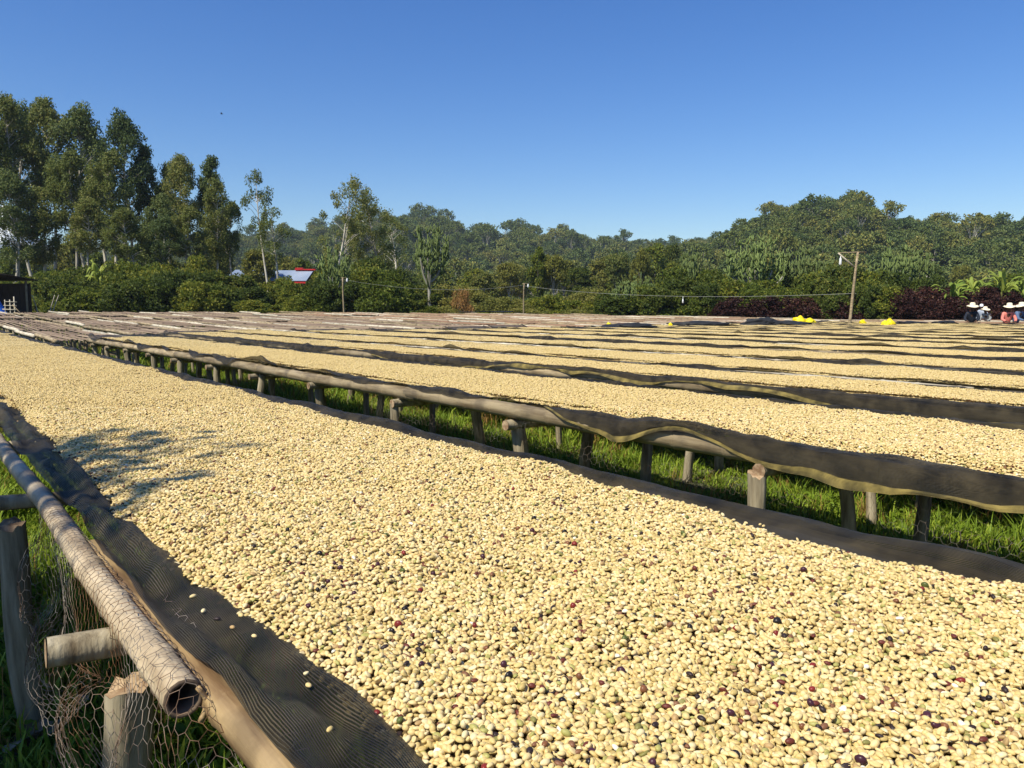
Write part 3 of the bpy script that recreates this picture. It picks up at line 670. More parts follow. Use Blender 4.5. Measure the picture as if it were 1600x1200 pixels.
def hedge_u(v): return float(np.interp(v, [b_ for a, b_ in HEDGE], [a for a, b_ in HEDGE]))
k = 0
for v0 in [-3.4, -1.4, .45]+[2.25+1.9*j for j in range(23)]:
    k += 1; w_ = 1.45
    ua = {True: 19.5}.get(v0 < 31.5, .22*v0-1.0)
    if v0 < 2: ua = 25.0
    if 2 < v0 < 3: ua = 16.9
    ub = hedge_u(v0+w_)-1.6-(k % 3)*.5
    if ub-ua < 4: continue
    r = np.random.default_rng(700+k); um = (ua+ub)/2
    root = thing('empty_drying_table', (v0, um, 0), 'empty drying bed of bare weathered canes in the block without beans', 'drying table', 'empty cane beds beyond the bean beds'); off = -np.array(root.location)
    mb = MB(); sag = wav(800+k, 5, .08, .5)
    u = ua
    while u < ub:
        Ln = min(r.uniform(2.2, 3.4), ub-u); nst = 15
        for s in range(nst):
            if r.uniform() < .06: continue
            v = v0+.05+(w_-.1)*(s+.5)/nst+r.normal(0, .012); a = u+r.uniform(-.15, .15); b_ = u+Ln+r.uniform(-.2, .2); hw = r.uniform(.022, .05); zz = ZT-.02+.018*sag(u)+r.uniform(-.012, .012)
            V = []
            for (yy, dv) in ((a, r.normal(0, .02)), (b_, r.normal(0, .02))):
                z = zz+rz(yy)+r.normal(0, .006)
                V += [(v+dv-hw, yy, z), (v+dv+hw, yy, z), (v+dv, yy, z+.014)]
            mb.add(np.array(V)+off, [(0, 2, 5, 3), (2, 1, 4, 5)], [(0, 1, 2), (3, 5, 4)])
        u += Ln
    far = rz(um) > .12 and um > 27 or v0 > 31
    o = obj('cane_bed', mb.mesh('cane_bed', M['cane_brown' if v0 > 15 or v0 < 1.0 and 0 else 'cane_pink'] if not (v0 > 33) else M['cane_brown'], False), root); o['kind'] = 'stuff'
    for side, vv in (('front_rail', v0), ('back_rail', v0+w_)):
        u = ua
        while u < ub-1:
            a, b_ = rz(u), rz(u+3.2); kd = ['bamboo_pale', 'bamboo', 'bamboo'][r.integers(0, 3)]
            obj(side, pole_mesh(kd, .042, 3.2, int(r.integers(0, 3))), root, (vv, u, ZT-.03+a+.018*float(sag(u))), True, (math.atan2(b_-a, 3.2)+r.normal(0, .004), 0, r.normal(0, .008))); u += 3.1
    u = ua+.15
    vis = v0 < 12
    while u < ub:
        for vv in ((v0+.02, v0+w_-.03) if vis else (v0+.02,)): obj('leg', LEGS[r.integers(0, 5)], root, (vv+r.normal(0, .02), u, rz(u)+.02), True, (r.normal(0, .05), r.normal(0, .05), r.uniform(0, 6)))
        u += r.uniform(.8, 1.1) if v0 < 3 else 1.6
# ------------------------------------------------------------------ trees and shrubs
def eucalyptus(seed, H=20., crown0=.44, crown_w=2.3, n_cl=78, per=130, lean=.5, dark=False, top_only=False):
    r = np.random.default_rng(seed); zs = np.linspace(-.3, H*.97, 14); lx = lean*r.normal(); ly = lean*r.normal()
    c = (zs/H)**1.5; cx = wav(seed, 3, .02, .08); P = np.stack([lx*c*1.5+.25*cx(zs)-.25*cx(0), ly*c*1.5+.2*cx(zs+30)-.2*cx(30), zs], 1)
    tr = MB().tube(P, np.interp(zs/H, [0, .1, .6, 1], [.24, .19, .11, .02]), 8)
    C = []; N = []
    for k in range(n_cl):
        q = crown0+(1-crown0)*r.uniform()**.75; z = q*H
        prof = np.interp((q-crown0)/(1-crown0), [0, .15, .5, .8, 1], [.35, .8, 1, .75, .15])
        a = r.uniform(0, 2*PI); d = crown_w*prof*r.uniform(.15, 1)**.6
        base = np.array([np.interp(z, zs, P[:, 0]), np.interp(z, zs, P[:, 1]), z]); tip = base+[d*math.cos(a), d*math.sin(a), .35*d]
        s0 = base-[0, 0, .5*d]
        if d > .5: tr.tube(np.array([s0, (s0+tip)/2+[0, 0, .12*d], tip]), [.045, .03, .012], 5, cap=False)
        rad_ = np.array([.75, .75, .95])*r.uniform(.65, 1.25)*(crown_w/2.3)**.5
        pts, dn = clump_points(r, tip, rad_, int(per*r.uniform(.6, 1.3)), .5); C.append(pts); N.append(dn)
    C = np.vstack(C); N = np.vstack(N); V, F = leaf_cards(C, .34, .42, r, droop=1.1, N=N*.8+[0, 0, .3])
    return tr.mesh('trunk', M['pale_bark']), fast_mesh('crown', V, F, M['euc_dark' if dark else 'euc_leaf'])
def bushy(seed, H, W, n_cl, per, leaf, aspect, mat, bark='bark', trunk=.0, trunk_r=.06, flat=1., stems=4, droop=.1, base=.12):
    """shrub or round-headed tree; trunk = bare trunk share of the height"""
    r = np.random.default_rng(seed); tr = MB(); C = []; N = []; ctr = []
    for k in range(n_cl):
        q = r.uniform(0, 1); z = H*(trunk+base+(1-trunk-base)*q*.92); prof = math.sqrt(max(.05, 1-((q-.42)/.62)**2))
        a = r.uniform(0, 2*PI); d = W/2*prof*r.uniform(.2, .9)**.5*.82; ctr.append((d*math.cos(a), d*math.sin(a), z))
        rad_ = np.array([1, 1, .8*flat])*W*.15*r.uniform(.6, 1.35)
        pts, dn = clump_points(r, ctr[-1], rad_, int(per*r.uniform(.6, 1.4)), .42); C.append(pts); N.append(dn)
    if trunk > .05:
        top = H*(trunk+.25); P = np.stack([np.linspace(0, .3*W*.3*r.normal(), 7), np.linspace(0, .1*W*r.normal(), 7), np.linspace(-.2, top, 7)], 1)
        tr.tube(P, np.linspace(trunk_r*1.3, trunk_r*.5, 7), 8); s0 = P[4]
        for k in range(0, n_cl, max(1, n_cl//10)): e = np.array(ctr[k]); tr.tube(np.array([s0, (s0+e)/2+[0, 0, .05*H], e]), [trunk_r*.5, trunk_r*.35, trunk_r*.12], 5, cap=False)
    else:
        for k in range(stems):
            e = np.array(ctr[k % n_cl]); s0 = np.array([r.normal(0, .15), r.normal(0, .15), -.15]); tr.tube(np.array([s0, s0*.5+e*.5+[0, 0, .1*H], e]), [trunk_r, trunk_r*.7, trunk_r*.25], 6, cap=False)
    C = np.vstack(C); N = np.vstack(N); V, F = leaf_cards(C, leaf, aspect, r, droop=droop, N=N*.9+[0, 0, .5])
    V[:, 2] = np.maximum(V[:, 2], .02)
    return tr.mesh('trunk', M[bark]), fast_mesh('crown', V, F, M[mat])
def euphorbia(seed, H=7., W=5., trunk=.35, n=26):
    r = np.random.default_rng(seed); t0 = H*trunk; tr = MB().tube(np.stack([np.linspace(0, .1, 6), 0*np.ones(6), np.linspace(-.2, t0*1.25, 6)], 1), np.linspace(.22, .15, 6), 9, jit=.06, seed=seed); cr = MB()
    for k in range(n):
        a = r.uniform(0, 2*PI); q = r.uniform(.05, 1)**.55; R_ = W/2*q; z0 = t0*(.75+.5*r.uniform()); zt = t0+(H-t0)*(1-.45*q*q)*r.uniform(.82, 1.05)
        t = np.linspace(0, 1, 7); d = np.array([math.cos(a), math.sin(a)])
        rr = R_*np.sin(np.clip(t*1.25, 0, 1)*PI/2); z = z0+(zt-z0)*t**1.5
        P = np.stack([d[0]*rr, d[1]*rr, z], 1); (cr if k % 3 else tr).tube(P[:5], np.linspace(.10, .075, 5), 6, cap=False)
        for f in range(14):
            b_ = P[3+r.integers(0, 4)]; e = b_+np.array([d[0]*.28*r.uniform(-.6, 1.3)+r.normal(0, .22), d[1]*.28*r.uniform(-.6, 1.3)+r.normal(0, .22), r.uniform(.28, .62)*H/7])
            mid = b_*.5+e*.5+[d[0]*.16, d[1]*.16, -.10]; cr.tube(np.array([b_, mid, e]), np.array([.05, .075, .04])*H/7, 5)
        cr.tube(P[4:], np.array([.085, .085, .05])*H/7*1.1, 5)
    return tr.mesh('trunk', M['grey_bark']), cr.mesh('crown', M['euphorbia'])
def banana(seed, H=3.2):
    r = np.random.default_rng(seed); st = MB(); lf = MB()
    for s_ in range(3):
        o = np.array([r.normal(0, .35), r.normal(0, .35), 0]); h = H*r.uniform(.42, .58); st.tube(o+np.stack([np.linspace(0, .1, 5), 0*np.ones(5), np.linspace(-.1, h, 5)], 1), np.linspace(.12, .06, 5), 9)
        for k in range(8):
            a = k*2.4+r.normal(0, .3); Ln = H*r.uniform(.42, .62); el = r.uniform(.55, 1.3); t = np.linspace(0, 1, 12); d = np.array([math.cos(a), math.sin(a), 0]); w_ = .15*np.sin(np.clip(t*.9+.1, 0, 1)*PI)**.55*r.uniform(.8, 1.2)
            w_ = w_*(1+r.normal(0, .22, 12))                      # torn margins
            ang = el-t*t*r.uniform(1.2, 2.3); dr = Ln/11; x = np.cumsum(np.cos(ang))*dr; z = np.cumsum(np.sin(ang))*dr; mid = o+d*x[:, None]+np.array([0, 0, h-.08])+np.array([0, 0, 1])*z[:, None]; sd = np.array([-d[1], d[0], 0])
            lf.grid(np.stack([mid-sd*w_[:, None]+np.array([0, 0, -.5])*w_[:, None], mid, mid+sd*w_[:, None]+np.array([0, 0, -.5])*w_[:, None]], 1))
    return st.mesh('stem', M['olive_leaf']), lf.mesh('leaves', M['banana_leaf'])

EUC = [eucalyptus(1), eucalyptus(2, crown_w=2.6, n_cl=75), eucalyptus(3, crown_w=2.0, crown0=.38, dark=True), eucalyptus(4, crown_w=2.4, crown0=.55), eucalyptus(5, crown_w=2.8, crown0=.36, n_cl=80, dark=True)]
EUC_THIN = [eucalyptus(6, crown0=.52, crown_w=2.2, n_cl=26, per=90), eucalyptus(8, crown0=.30, crown_w=3.2, n_cl=40, per=120, lean=1.2), eucalyptus(9, crown0=.3, crown_w=3.4, n_cl=48, per=120, lean=1.0)]
SHR = [bushy(20+k, 3., 3.6, 46, 120, .21, .55, 'shrub_leaf', trunk_r=.04, stems=6) for k in range(3)]+[bushy(30+k, 3., 3.4, 46, 120, .22, .6, 'shrub_dark', trunk_r=.04, stems=6) for k in range(2)]
SHR_OL = [bushy(34+k, 3., 3.6, 40, 110, .20, .45, 'olive_leaf', trunk_r=.03, stems=7) for k in range(2)]
SHR_MA = [bushy(38+k, 3., 3.4, 44, 120, .20, .55, 'maroon_leaf', trunk_r=.04, stems=6) for k in range(2)]
SHR_DRY = bushy(42, 2., 3., 30, 110, .18, .3, 'dry_leaf', trunk_r=.02, stems=6)
MID = [bushy(50+k, 8., 5., 44, 75, .42, .55, ['olive_leaf', 'shrub_dark', 'olive_leaf', 'shrub_leaf', 'euc_leaf'][k], 'grey_bark', trunk=[.28, .2, .33, .25, .3][k], trunk_r=.12) for k in range(5)]
EUPH = [euphorbia(60), euphorbia(61, W=5.6, n=32), euphorbia(62, W=4.4, trunk=.45, n=22)]
BAN = [banana(70), banana(71), banana(72)]
def hz(p): return float(ground_z(p[0], p[1]))
TREES = 0
def plant(name, pr, px, D, ytop, wpx, label, cat, group=None, href=None, wref=None, parts=('trunk', 'crown'), rot=None, r_=random.Random(5)):
    """stand a plant D metres off; its height and width come from its real size"""
    p = ground_pos(px, D); z0 = hz(p); H = height_at(ytop, D)-z0; W = wpx*D/FPX
    root = thing(name, (p[0], p[1], z0), label, cat, group); s = (W/wref, W/wref, H/href)
    root.rotation_euler.z = r_.uniform(0, 6.28) if rot is None else rot; root.scale = s
    for nm, me in zip(parts, pr): obj(nm, me, root)
    return root
# stand of tall eucalyptus
stand = [(-45, 72, 200, 66), (-5, 66, 176, 62), (35, 68, 163, 70), (62, 74, 178, 62), (92, 70, 166, 62), (122, 66, 245, 58), (148, 70, 180, 64), (172, 76, 205, 58), (182, 64, 245, 62), (210, 70, 188, 60), (236, 74, 240, 48),
         (80, 62, 300, 56), (20, 60, 275, 60), (240, 62, 305, 50), (268, 72, 262, 44), (290, 68, 251, 48), (320, 70, 253, 44), (346, 66, 288, 44), (366, 68, 322, 36), (300, 62, 330, 50), (345, 74, 350, 50), (150, 60, 318, 52), (205, 58, 332, 54), (262, 60, 345, 46)]
for k, (px, D, yt, wp) in enumerate(stand):
    plant('eucalyptus_tree', EUC[(k*3+k//4) % 5], px, D, yt, wp*1.22, 'tall slender eucalyptus with pale trunk in the dense stand behind the hedge', 'tree', 'eucalyptus trees of the dense stand', 20, 5.2)
plant('eucalyptus_tree', EUC_THIN[0], 424, 60, 270, 50, 'thin lone eucalyptus with airy crown in front of the metal roof', 'tree', None, 20, 4.8, rot=1.)
plant('eucalyptus_tree', EUC_THIN[0], 437, 60, 330, 52, 'short eucalyptus branching out low beside the thin lone eucalyptus', 'tree', None, 20, 4.8, rot=3.)
plant('eucalyptus_tree', EUC_THIN[1], 520, 62, 278, 72, 'ragged eucalyptus with two stacked crowns standing over euphorbia and hedge', 'tree', None, 20, 6.4, rot=2.2)
plant('eucalyptus_tree', EUC_THIN[2], 588, 66, 302, 82, 'broad leaning eucalyptus with drooping foliage between ragged eucalyptus and white-trunked euphorbia', 'tree', None, 20, 6.8, rot=.3)
plant('eucalyptus_tree', EUC_THIN[1], 628, 78, 333, 60, 'small eucalyptus top just behind the broad leaning eucalyptus', 'tree', None, 20, 6.4, rot=4)
# euphorbias
for px, D, yt, wp, v, lab in ((672, 56, 354, 56, 2, 'pale-trunked candelabra euphorbia standing alone above the hedge'), (522, 52, 386, 46, 0, 'low candelabra euphorbia at the foot of the ragged eucalyptus'),
        (1176, 56, 368, 80, 1, 'tallest dense candelabra euphorbia with a rounded head'), (1248, 58, 386, 84, 1, 'wide candelabra euphorbia between the tallest euphorbia and the lamp pole'), (1386, 56, 383, 66, 0, 'candelabra euphorbia with grey stems just behind the lamp pole'),
        (1424, 60, 392, 48, 2, 'smaller candelabra euphorbia beside the banana plants'), (1076, 58, 396, 36, 2, 'narrow candelabra euphorbia at the foot of the hill'), (1002, 56, 430, 34, 0, 'short candelabra euphorbia above the green hedge'), (975, 52, 440, 34, 2, 'sprawling low candelabra euphorbia leaning over the hedge foot')):
    plant('candelabra_euphorbia', EUPH[v], px, D, yt, wp*1.1, lab, 'euphorbia', None, 7, [5, 5.6, 4.4][v])
# trees in the valley behind the hedge
rr = random.Random(12)
for k in range(44):
    px = 640+k*14.5+rr.uniform(-16, 16) if k < 26 else 1000+(k-26)*36+rr.uniform(-20, 20); D = rr.uniform(78, 150)
    yt = np.interp(px, [640, 760, 850, 930, 1010, 1060, 1150, 1400, 1650], [405, 412, 392, 400, 396, 410, 405, 408, 415])+rr.uniform(-8, 26)+(D-78)*.12
    v = rr.randrange(5); plant('valley_tree', MID[v], px, D, yt, rr.uniform(34, 62), ['olive green', 'dark green', 'loose olive green', 'fresh green', 'grey green'][v]+' round-headed tree in the valley below the wooded hills', 'tree', ['olive', 'dark', 'loose olive', 'fresh green', 'grey green'][v]+' valley trees', 8, 5)
for k in range(16):
    px = -60+k*42+rr.uniform(-12, 12); D = rr.uniform(80, 120); yt = np.interp(px, [-60, 100, 350, 420, 500, 600], [385, 380, 385, 392, 400, 402])+rr.uniform(-10, 22)
    v = rr.randrange(5); plant('understorey_tree', MID[v], px, D, yt, rr.uniform(40, 64), ['olive green', 'dark green', 'loose olive green', 'fresh green', 'grey green'][v]+' leafy tree filling in behind the eucalyptus trunks', 'tree', ['olive', 'dark', 'loose olive', 'fresh green', 'grey green'][v]+' trees behind the eucalyptus', 8, 5)
plant('valley_tree', MID[1], 1046, 120, 380, 40, 'round dark-crowned tree on the saddle between the two hills', 'tree', None, 8, 5)
plant('valley_tree', MID[3], 1018, 110, 383, 42, 'pointed fresh green tree on the saddle between the two hills', 'tree', None, 8, 4)
# hedge of shrubs along the field edge: (photo column) -> distance and top line
def hedge_D(px): return float(np.interp(px, [-120, 0, 200, 400, 620, 800, 1200, 1400, 1600, 1750], [49, 49, 47.5, 49, 51, 53, 49, 45.5, 43.5, 42]))
def hedge_top(px): return float(np.interp(px, [-100, 60, 90, 150, 200, 260, 330, 370, 420, 480, 520, 560, 605, 625, 660, 710, 760, 850, 940, 990, 1040, 1100, 1180, 1260, 1330, 1420, 1500, 1600, 1750],
                                                [430, 440, 408, 425, 418, 405, 412, 436, 440, 436, 418, 408, 402, 446, 444, 452, 462, 458, 448, 440, 425, 420, 425, 428, 425, 428, 438, 436, 436]))
GL = 'dense green shrub in the hedge along the field edge'; DL = 'dark green shrub in the hedge along the field edge'
px = -100; k = 0
while px < 1740:
    for lay_ in range(3):
        D = hedge_D(px)+[1.0, 4.2, 8.][lay_]+rr.uniform(-.8, .8); q = px+rr.uniform(-14, 14); yt = hedge_top(q)+[30, 12, 0][lay_]+rr.uniform(-9, 9)
        wp = rr.uniform(62, 92)
        if lay_ < 2 and (q > 1410 or (1120 < q < 1330 and lay_ == 0)) and rr.random() < (.8 if q > 1410 else .55):
            plant('maroon_shrub', SHR_MA[rr.randrange(2)], q, D-.5, max(yt, 452 if q > 1410 else 466), wp, 'dark maroon-leaved shrub at the foot of the green hedge', 'shrub', 'maroon shrubs', 3, 3.5)
        elif 690 < q < 960:
            plant('olive_shrub', SHR_OL[rr.randrange(2)] if rr.random() < .7 else SHR[rr.randrange(3)], q, D, yt, wp, 'low olive green bush in the loose scrub behind the far lamp post', 'shrub', 'olive scrub bushes', 3, 3.5)
        else:
            v = rr.randrange(5); plant('hedge_shrub', SHR[v], q, D, yt, wp, GL if v < 3 else DL, 'shrub', ('green' if v < 3 else 'dark')+' hedge shrubs', 3, 3.5)
        k += 1
    px += 31
plant('dry_shrub', SHR_DRY, 722, 52, 452, 44, 'reddish brown dried shrub among the green scrub', 'shrub', None, 2, 3)
for j, (px, D, yt, wp, lab) in enumerate(((1478, 48, 418, 70, 'banana plant with broad fresh leaves above the maroon shrubs'), (1512, 50, 416, 60, 'banana plant with broad fresh leaves above the maroon shrubs'), (1560, 48, 408, 78, 'taller banana plant with upright new leaf behind the workers'), (1592, 47, 414, 60, 'banana plant with broad fresh leaves above the maroon shrubs'), (162, 55, 388, 46, 'broad-leaved plant standing among the pale eucalyptus trunks'))):
    plant('banana_plant', BAN[j % 3], px, D, yt, wp, lab, 'banana plant', 'banana plants above the maroon shrubs' if 'broad fresh' in lab else None, 3.2, 3.6, ('stem', 'leaves'))
# tree out of frame whose twigs shade the near pole and the grass aisle
tr, cr = bushy(80, 6.2, 4.6, 34, 150, .16, .5, 'shrub_leaf', 'bark', trunk=.45, trunk_r=.09)
root = thing('shade_tree', (-4.7, 2.6, 0), 'leafy shade tree standing in the grass aisle beside the near bed', 'tree'); obj('trunk', tr, root); obj('crown', cr, root)
tr, cr = bushy(81, 4.3, 3.4, 30, 150, .15, .5, 'shrub_leaf', 'bark', trunk=.4, trunk_r=.07)
root = thing('shade_tree', (-3.55, 1.0, 0), 'smaller shade tree behind the open end of the bamboo pole', 'tree'); obj('trunk', tr, root); obj('crown', cr, root)

# ------------------------------------------------------------------ forest on the hills
def forest_mesh(seed, H, W, n_cl, per, leaf, flat, trunk):
    a, b_ = bushy(seed, H, W, n_cl, per, leaf, .7, 'forest_leaf', 'grey_bark', trunk=trunk, trunk_r=.2, flat=flat, base=.05)
    nv = len(a.vertices); va = np.empty(nv*3, np.float32); a.vertices.foreach_get('co', va); vb = np.empty(len(b_.vertices)*3, np.float32); b_.vertices.foreach_get('co', vb)
    Q = np.array([p_.vertices[:] for p_ in a.polygons if len(p_.vertices) == 4]); F = np.arange(len(vb)//3).reshape(-1, 4)+nv
    return fast_mesh('forest_tree', np.vstack([va.reshape(-1, 3), vb.reshape(-1, 3)]), np.vstack([Q, F]), [M['grey_bark'], M['forest_leaf']], False, [0]*len(Q)+[1]*len(F))
FOR = [forest_mesh(90, 8, 10, 34, 44, .66, .9, .06), forest_mesh(91, 9, 9, 34, 44, .62, 1., .08), forest_mesh(92, 7, 11, 36, 44, .7, .75, .08), forest_mesh(93, 11, 10, 34, 40, .64, .9, .2), forest_mesh(94, 6.5, 8, 30, 44, .55, .9, .05)]
C_FOR = protos('forest', FOR)
r = np.random.default_rng(33)
for hi, (pos, lo, hi_, n_ind, n_st, name, lab, sz) in enumerate(((HILLS[0], 960, 1760, 62, 1500, 'hill_tree', 'leafy forest tree on the steep hill with the rounded summit', .95), (HILLS[1], 180, 1160, 60, 2000, 'ridge_tree', 'leafy forest tree on the long low ridge behind the valley', 1.35))):
    for k in range(n_ind):      # those on the skyline show largest
        p = pos(np.array(lo+(hi_-lo)*(k+r.uniform(.1, .9))/n_ind), np.array(r.uniform(.60, .72))); s = sz*r.uniform(.6, 1.25)
        tag(obj(name, FOR[r.integers(0, 5)], loc=p-[0, 0, .4], rot=(0, 0, r.uniform(0, 6)), scale=(s*r.uniform(.85, 1.2), s, s*r.uniform(.8, 1.25))), lab, 'tree', 'skyline trees of the '+('steep hill' if hi == 0 else 'long ridge'))
    t = r.uniform(0, 1, n_st)**.8*.74; pxs = r.uniform(lo-500, hi_+500, n_st)
    P = pos(pxs, t); P[:, 2] -= .6
    s = sz*r.uniform(.55, 1.15, n_st)
    me = scatter_mesh('forest', P, np.stack([0*s, 0*s, r.uniform(0, 6.28, n_st)], 1), np.stack([s*r.uniform(.85, 1.2, n_st), s, s*r.uniform(.75, 1.2, n_st)], 1), r.integers(0, 5, n_st))
    o = tag(obj('forest', me), ['dense woodland covering the steep hill with the rounded summit', 'dense woodland covering the long low ridge'][hi], 'woodland', None, 'stuff'); scatter(o, C_FOR)

# ------------------------------------------------------------------ grass
def clump(seed, n, h, sp, mat, wide=.006, weeds=0):
    r = np.random.default_rng(seed); mb = MB()
    for k in range(n):
        b_ = np.array([r.normal(0, sp), r.normal(0, sp), 0]); a = r.uniform(0, 2*PI); hh = h*r.uniform(.4, 1.2); out = hh*r.uniform(.15, .8); d = np.array([math.cos(a), math.sin(a), 0]); s = np.array([-d[1], d[0], 0])*wide*r.uniform(.6, 1.4)
        m_ = b_+d*out*.35+[0, 0, hh*.65]; e = b_+d*out+[0, 0, hh*r.uniform(.75, 1)]
        mb.add(np.array([b_-s, b_+s, m_+s*.8, m_-s*.8, e]), [(0, 1, 2, 3)], [(3, 2, 4)])
    for k in range(weeds):
        c = np.array([r.normal(0, sp), r.normal(0, sp), h*r.uniform(.3, .9)]); V, F = leaf_cards(c[None]+r.normal(0, .02, (5, 3)), .05, .6, r, up=2); mb.add(V, F)
    return mb.mesh('grass', M[mat], False)
C_GR = protos('grassclump', [clump(1, 26, .16, .06, 'grass'), clump(2, 30, .22, .07, 'grass'), clump(3, 18, .10, .07, 'grass', .008, 8), clump(4, 14, .09, .07, 'grass', .008, 14), clump(5, 20, .28, .05, 'dry_grass', .003)])
r = np.random.default_rng(44); PP = []
for (v0, v1, u0, u1, den) in ((-3.5, 3, -2, 8, 150), (3, 8, -1, 16, 170), (8, 32, 0, 24, 14), (-3, 8, 8, 22, 40), (-2, 32, 22, 48, 6)):
    n = int((v1-v0)*(u1-u0)*den); PP.append(np.stack([r.uniform(v0, v1, n), r.uniform(u0, u1, n)], 1))
PP = np.vstack(PP); z = ground_z(PP[:, 0], PP[:, 1])-.005; n = len(PP)
s = r.uniform(.5, 1.15, n)*(1+.25*wav2(8, 10, .1, .8)(PP[:, 0], PP[:, 1])).clip(.4, 1.7)
me = scatter_mesh('grass', np.column_stack([PP, z]), np.stack([r.normal(0, .1, n), r.normal(0, .1, n), r.uniform(0, 6.28, n)], 1), s, r.choice(5, n, p=[.33, .27, .18, .16, .06]))
o = tag(obj('grass', me), 'lush green grass and weeds growing in the aisles under the drying beds', 'grass', None, 'stuff'); scatter(o, C_GR)
# ------------------------------------------------------------------ objects in and behind the field
M['yellow'] = plain('yellow_sack', (.86, .66, .01), .45, 0, scale=5, bump=.01)
M['tarp'] = plain('black_net_heap', (.022, .023, .026), .6, .2, scale=6, bump=.01)
M['blue'] = plain('blue_tarpaulin', (.015, .09, .42), .4, 0, scale=4, bump=.01)
M['shed'] = plain('dark_shed_board', (.045, .032, .024), .9, 0, scale=4, bump=.01)
M['roof_metal'] = mat_noise('metal_roof', [(.35, (.20, .25, .34)), (.65, (.30, .35, .44))], .5, (1, .2, 1), .45, 0, rnd=0)
M['red'] = plain('red_paint', (.52, .03, .03), .5, 0, scale=1)
M['wall_brown'] = plain('brown_wall', (.16, .07, .05), .8, 0, scale=1)
M['bulb'] = plain('white_bulb', (.85, .85, .82), .4)
M['cable'] = plain('pale_cable', (.32, .32, .28), .6)
M['skin'] = plain('dark_skin', (.085, .042, .025), .55)
M['straw'] = plain('straw_hat', (.80, .70, .50), .8, 0, scale=30, bump=.003)
for nm, c in (('cloth_black', (.018, .022, .035)), ('cloth_pink', (.72, .22, .17)), ('cloth_blue', (.10, .15, .25)), ('cloth_grey', (.28, .28, .27)), ('cloth_pale', (.42, .45, .52)), ('cloth_skirt', (.06, .05, .06)), ('cloth_white', (.8, .8, .82))): M[nm] = plain(nm, c, .85, 0, scale=14, bump=.006)

def bag(name, px, D, L_, W_, H_, seed, label, cat, mat, group=None, rot=0, z=None, pinch=0):
    """slumped sack: rounded, flat-bottomed, creased"""
    import bmesh
    bm = bmesh.new(); bmesh.ops.create_icosphere(bm, subdivisions=4, radius=1); nz = wav2(seed, 12, .3, 1.4); n2 = wav2(seed+1, 10, .8, 2.5)
    for q in bm.verts:
        x, y, zz = q.co; s = 1+.16*float(nz(x*1.3+zz, y*1.3))+.05*float(n2(x*2-zz, y*2+zz)); w_ = 1-pinch*math.exp(-((x-.05)/.28)**2)
        q.co = (x*L_/2*s, y*W_/2*s*w_, (max(zz, -.35)+.35)/1.35*H_*s*w_)
    me = bpy.data.meshes.new(name); bm.to_mesh(me); bm.free(); me.materials.append(mat); me.polygons.foreach_set('use_smooth', [True]*len(me.polygons))
    p = ground_pos(px, D); zt = ZT+.01+hz(p) if z is None else z
    root = tag(obj(name, me, loc=(p[0], p[1], zt), rot=(0, 0, rot)), label, cat, group); return root
YW = -YAW
def on_bed(px, py): # a spot on the bed surface seen at photo point
    v, u = bed_hit(px, py, EYE-ZT-.02); return v, u
def at_bed(name, px, py, *a, **k):
    v, u = on_bed(px, py); D = v*math.sin(YAW)+u*math.cos(YAW); return bag(name, px, D, *a, **k)
at_bed('yellow_sack', 1256, 504.5, .95, .45, .26, 3, 'long slumped yellow sack pinched in the middle on a black net heap', 'sack', M['yellow'], rot=YW+.1, pinch=.45)
at_bed('yellow_sack', 951, 511.5, .16, .14, .14, 4, 'small upright yellow bag at the end of the bean rows', 'sack', M['yellow'], rot=YW)
at_bed('yellow_sack', 1047, 509.5, .13, .12, .10, 5, 'tiny yellow bag beside a black net heap', 'sack', M['yellow'], rot=YW)
at_bed('yellow_sack', 1346, 506, .24, .2, .14, 6, 'low yellow bag just beyond the lamp pole', 'sack', M['yellow'], rot=YW)
at_bed('yellow_sack', 1386, 508.5, .40, .3, .18, 7, 'plump yellow sack between the lamp pole and the workers', 'sack', M['yellow'], rot=YW)
for j, (px, py, Lx, h, lab) in enumerate(((1090, 509, 1.7, .14, 'long heap of folded black net between two small yellow bags'), (1188, 508, 1.25, .22, 'rounded heap of folded black net beside the long yellow sack'), (1240, 508, 1.4, .14, 'flat heap of folded black net under the long yellow sack'), (985, 512, 1.4, .14, 'heap of folded black net beside the small upright yellow bag'), (1420, 506, 1.2, .10, 'low strip of folded black net beside the plump yellow sack'), (1472, 506, .8, .12, 'low mound of folded black net next to the workers'), (770, 496, 3.2, .07, 'black net laid flat over an empty cane bed'))):
    at_bed('net_heap', px, py, Lx, .8, h, 20+j, lab, 'net', M['tarp'], rot=YW+.05*j)

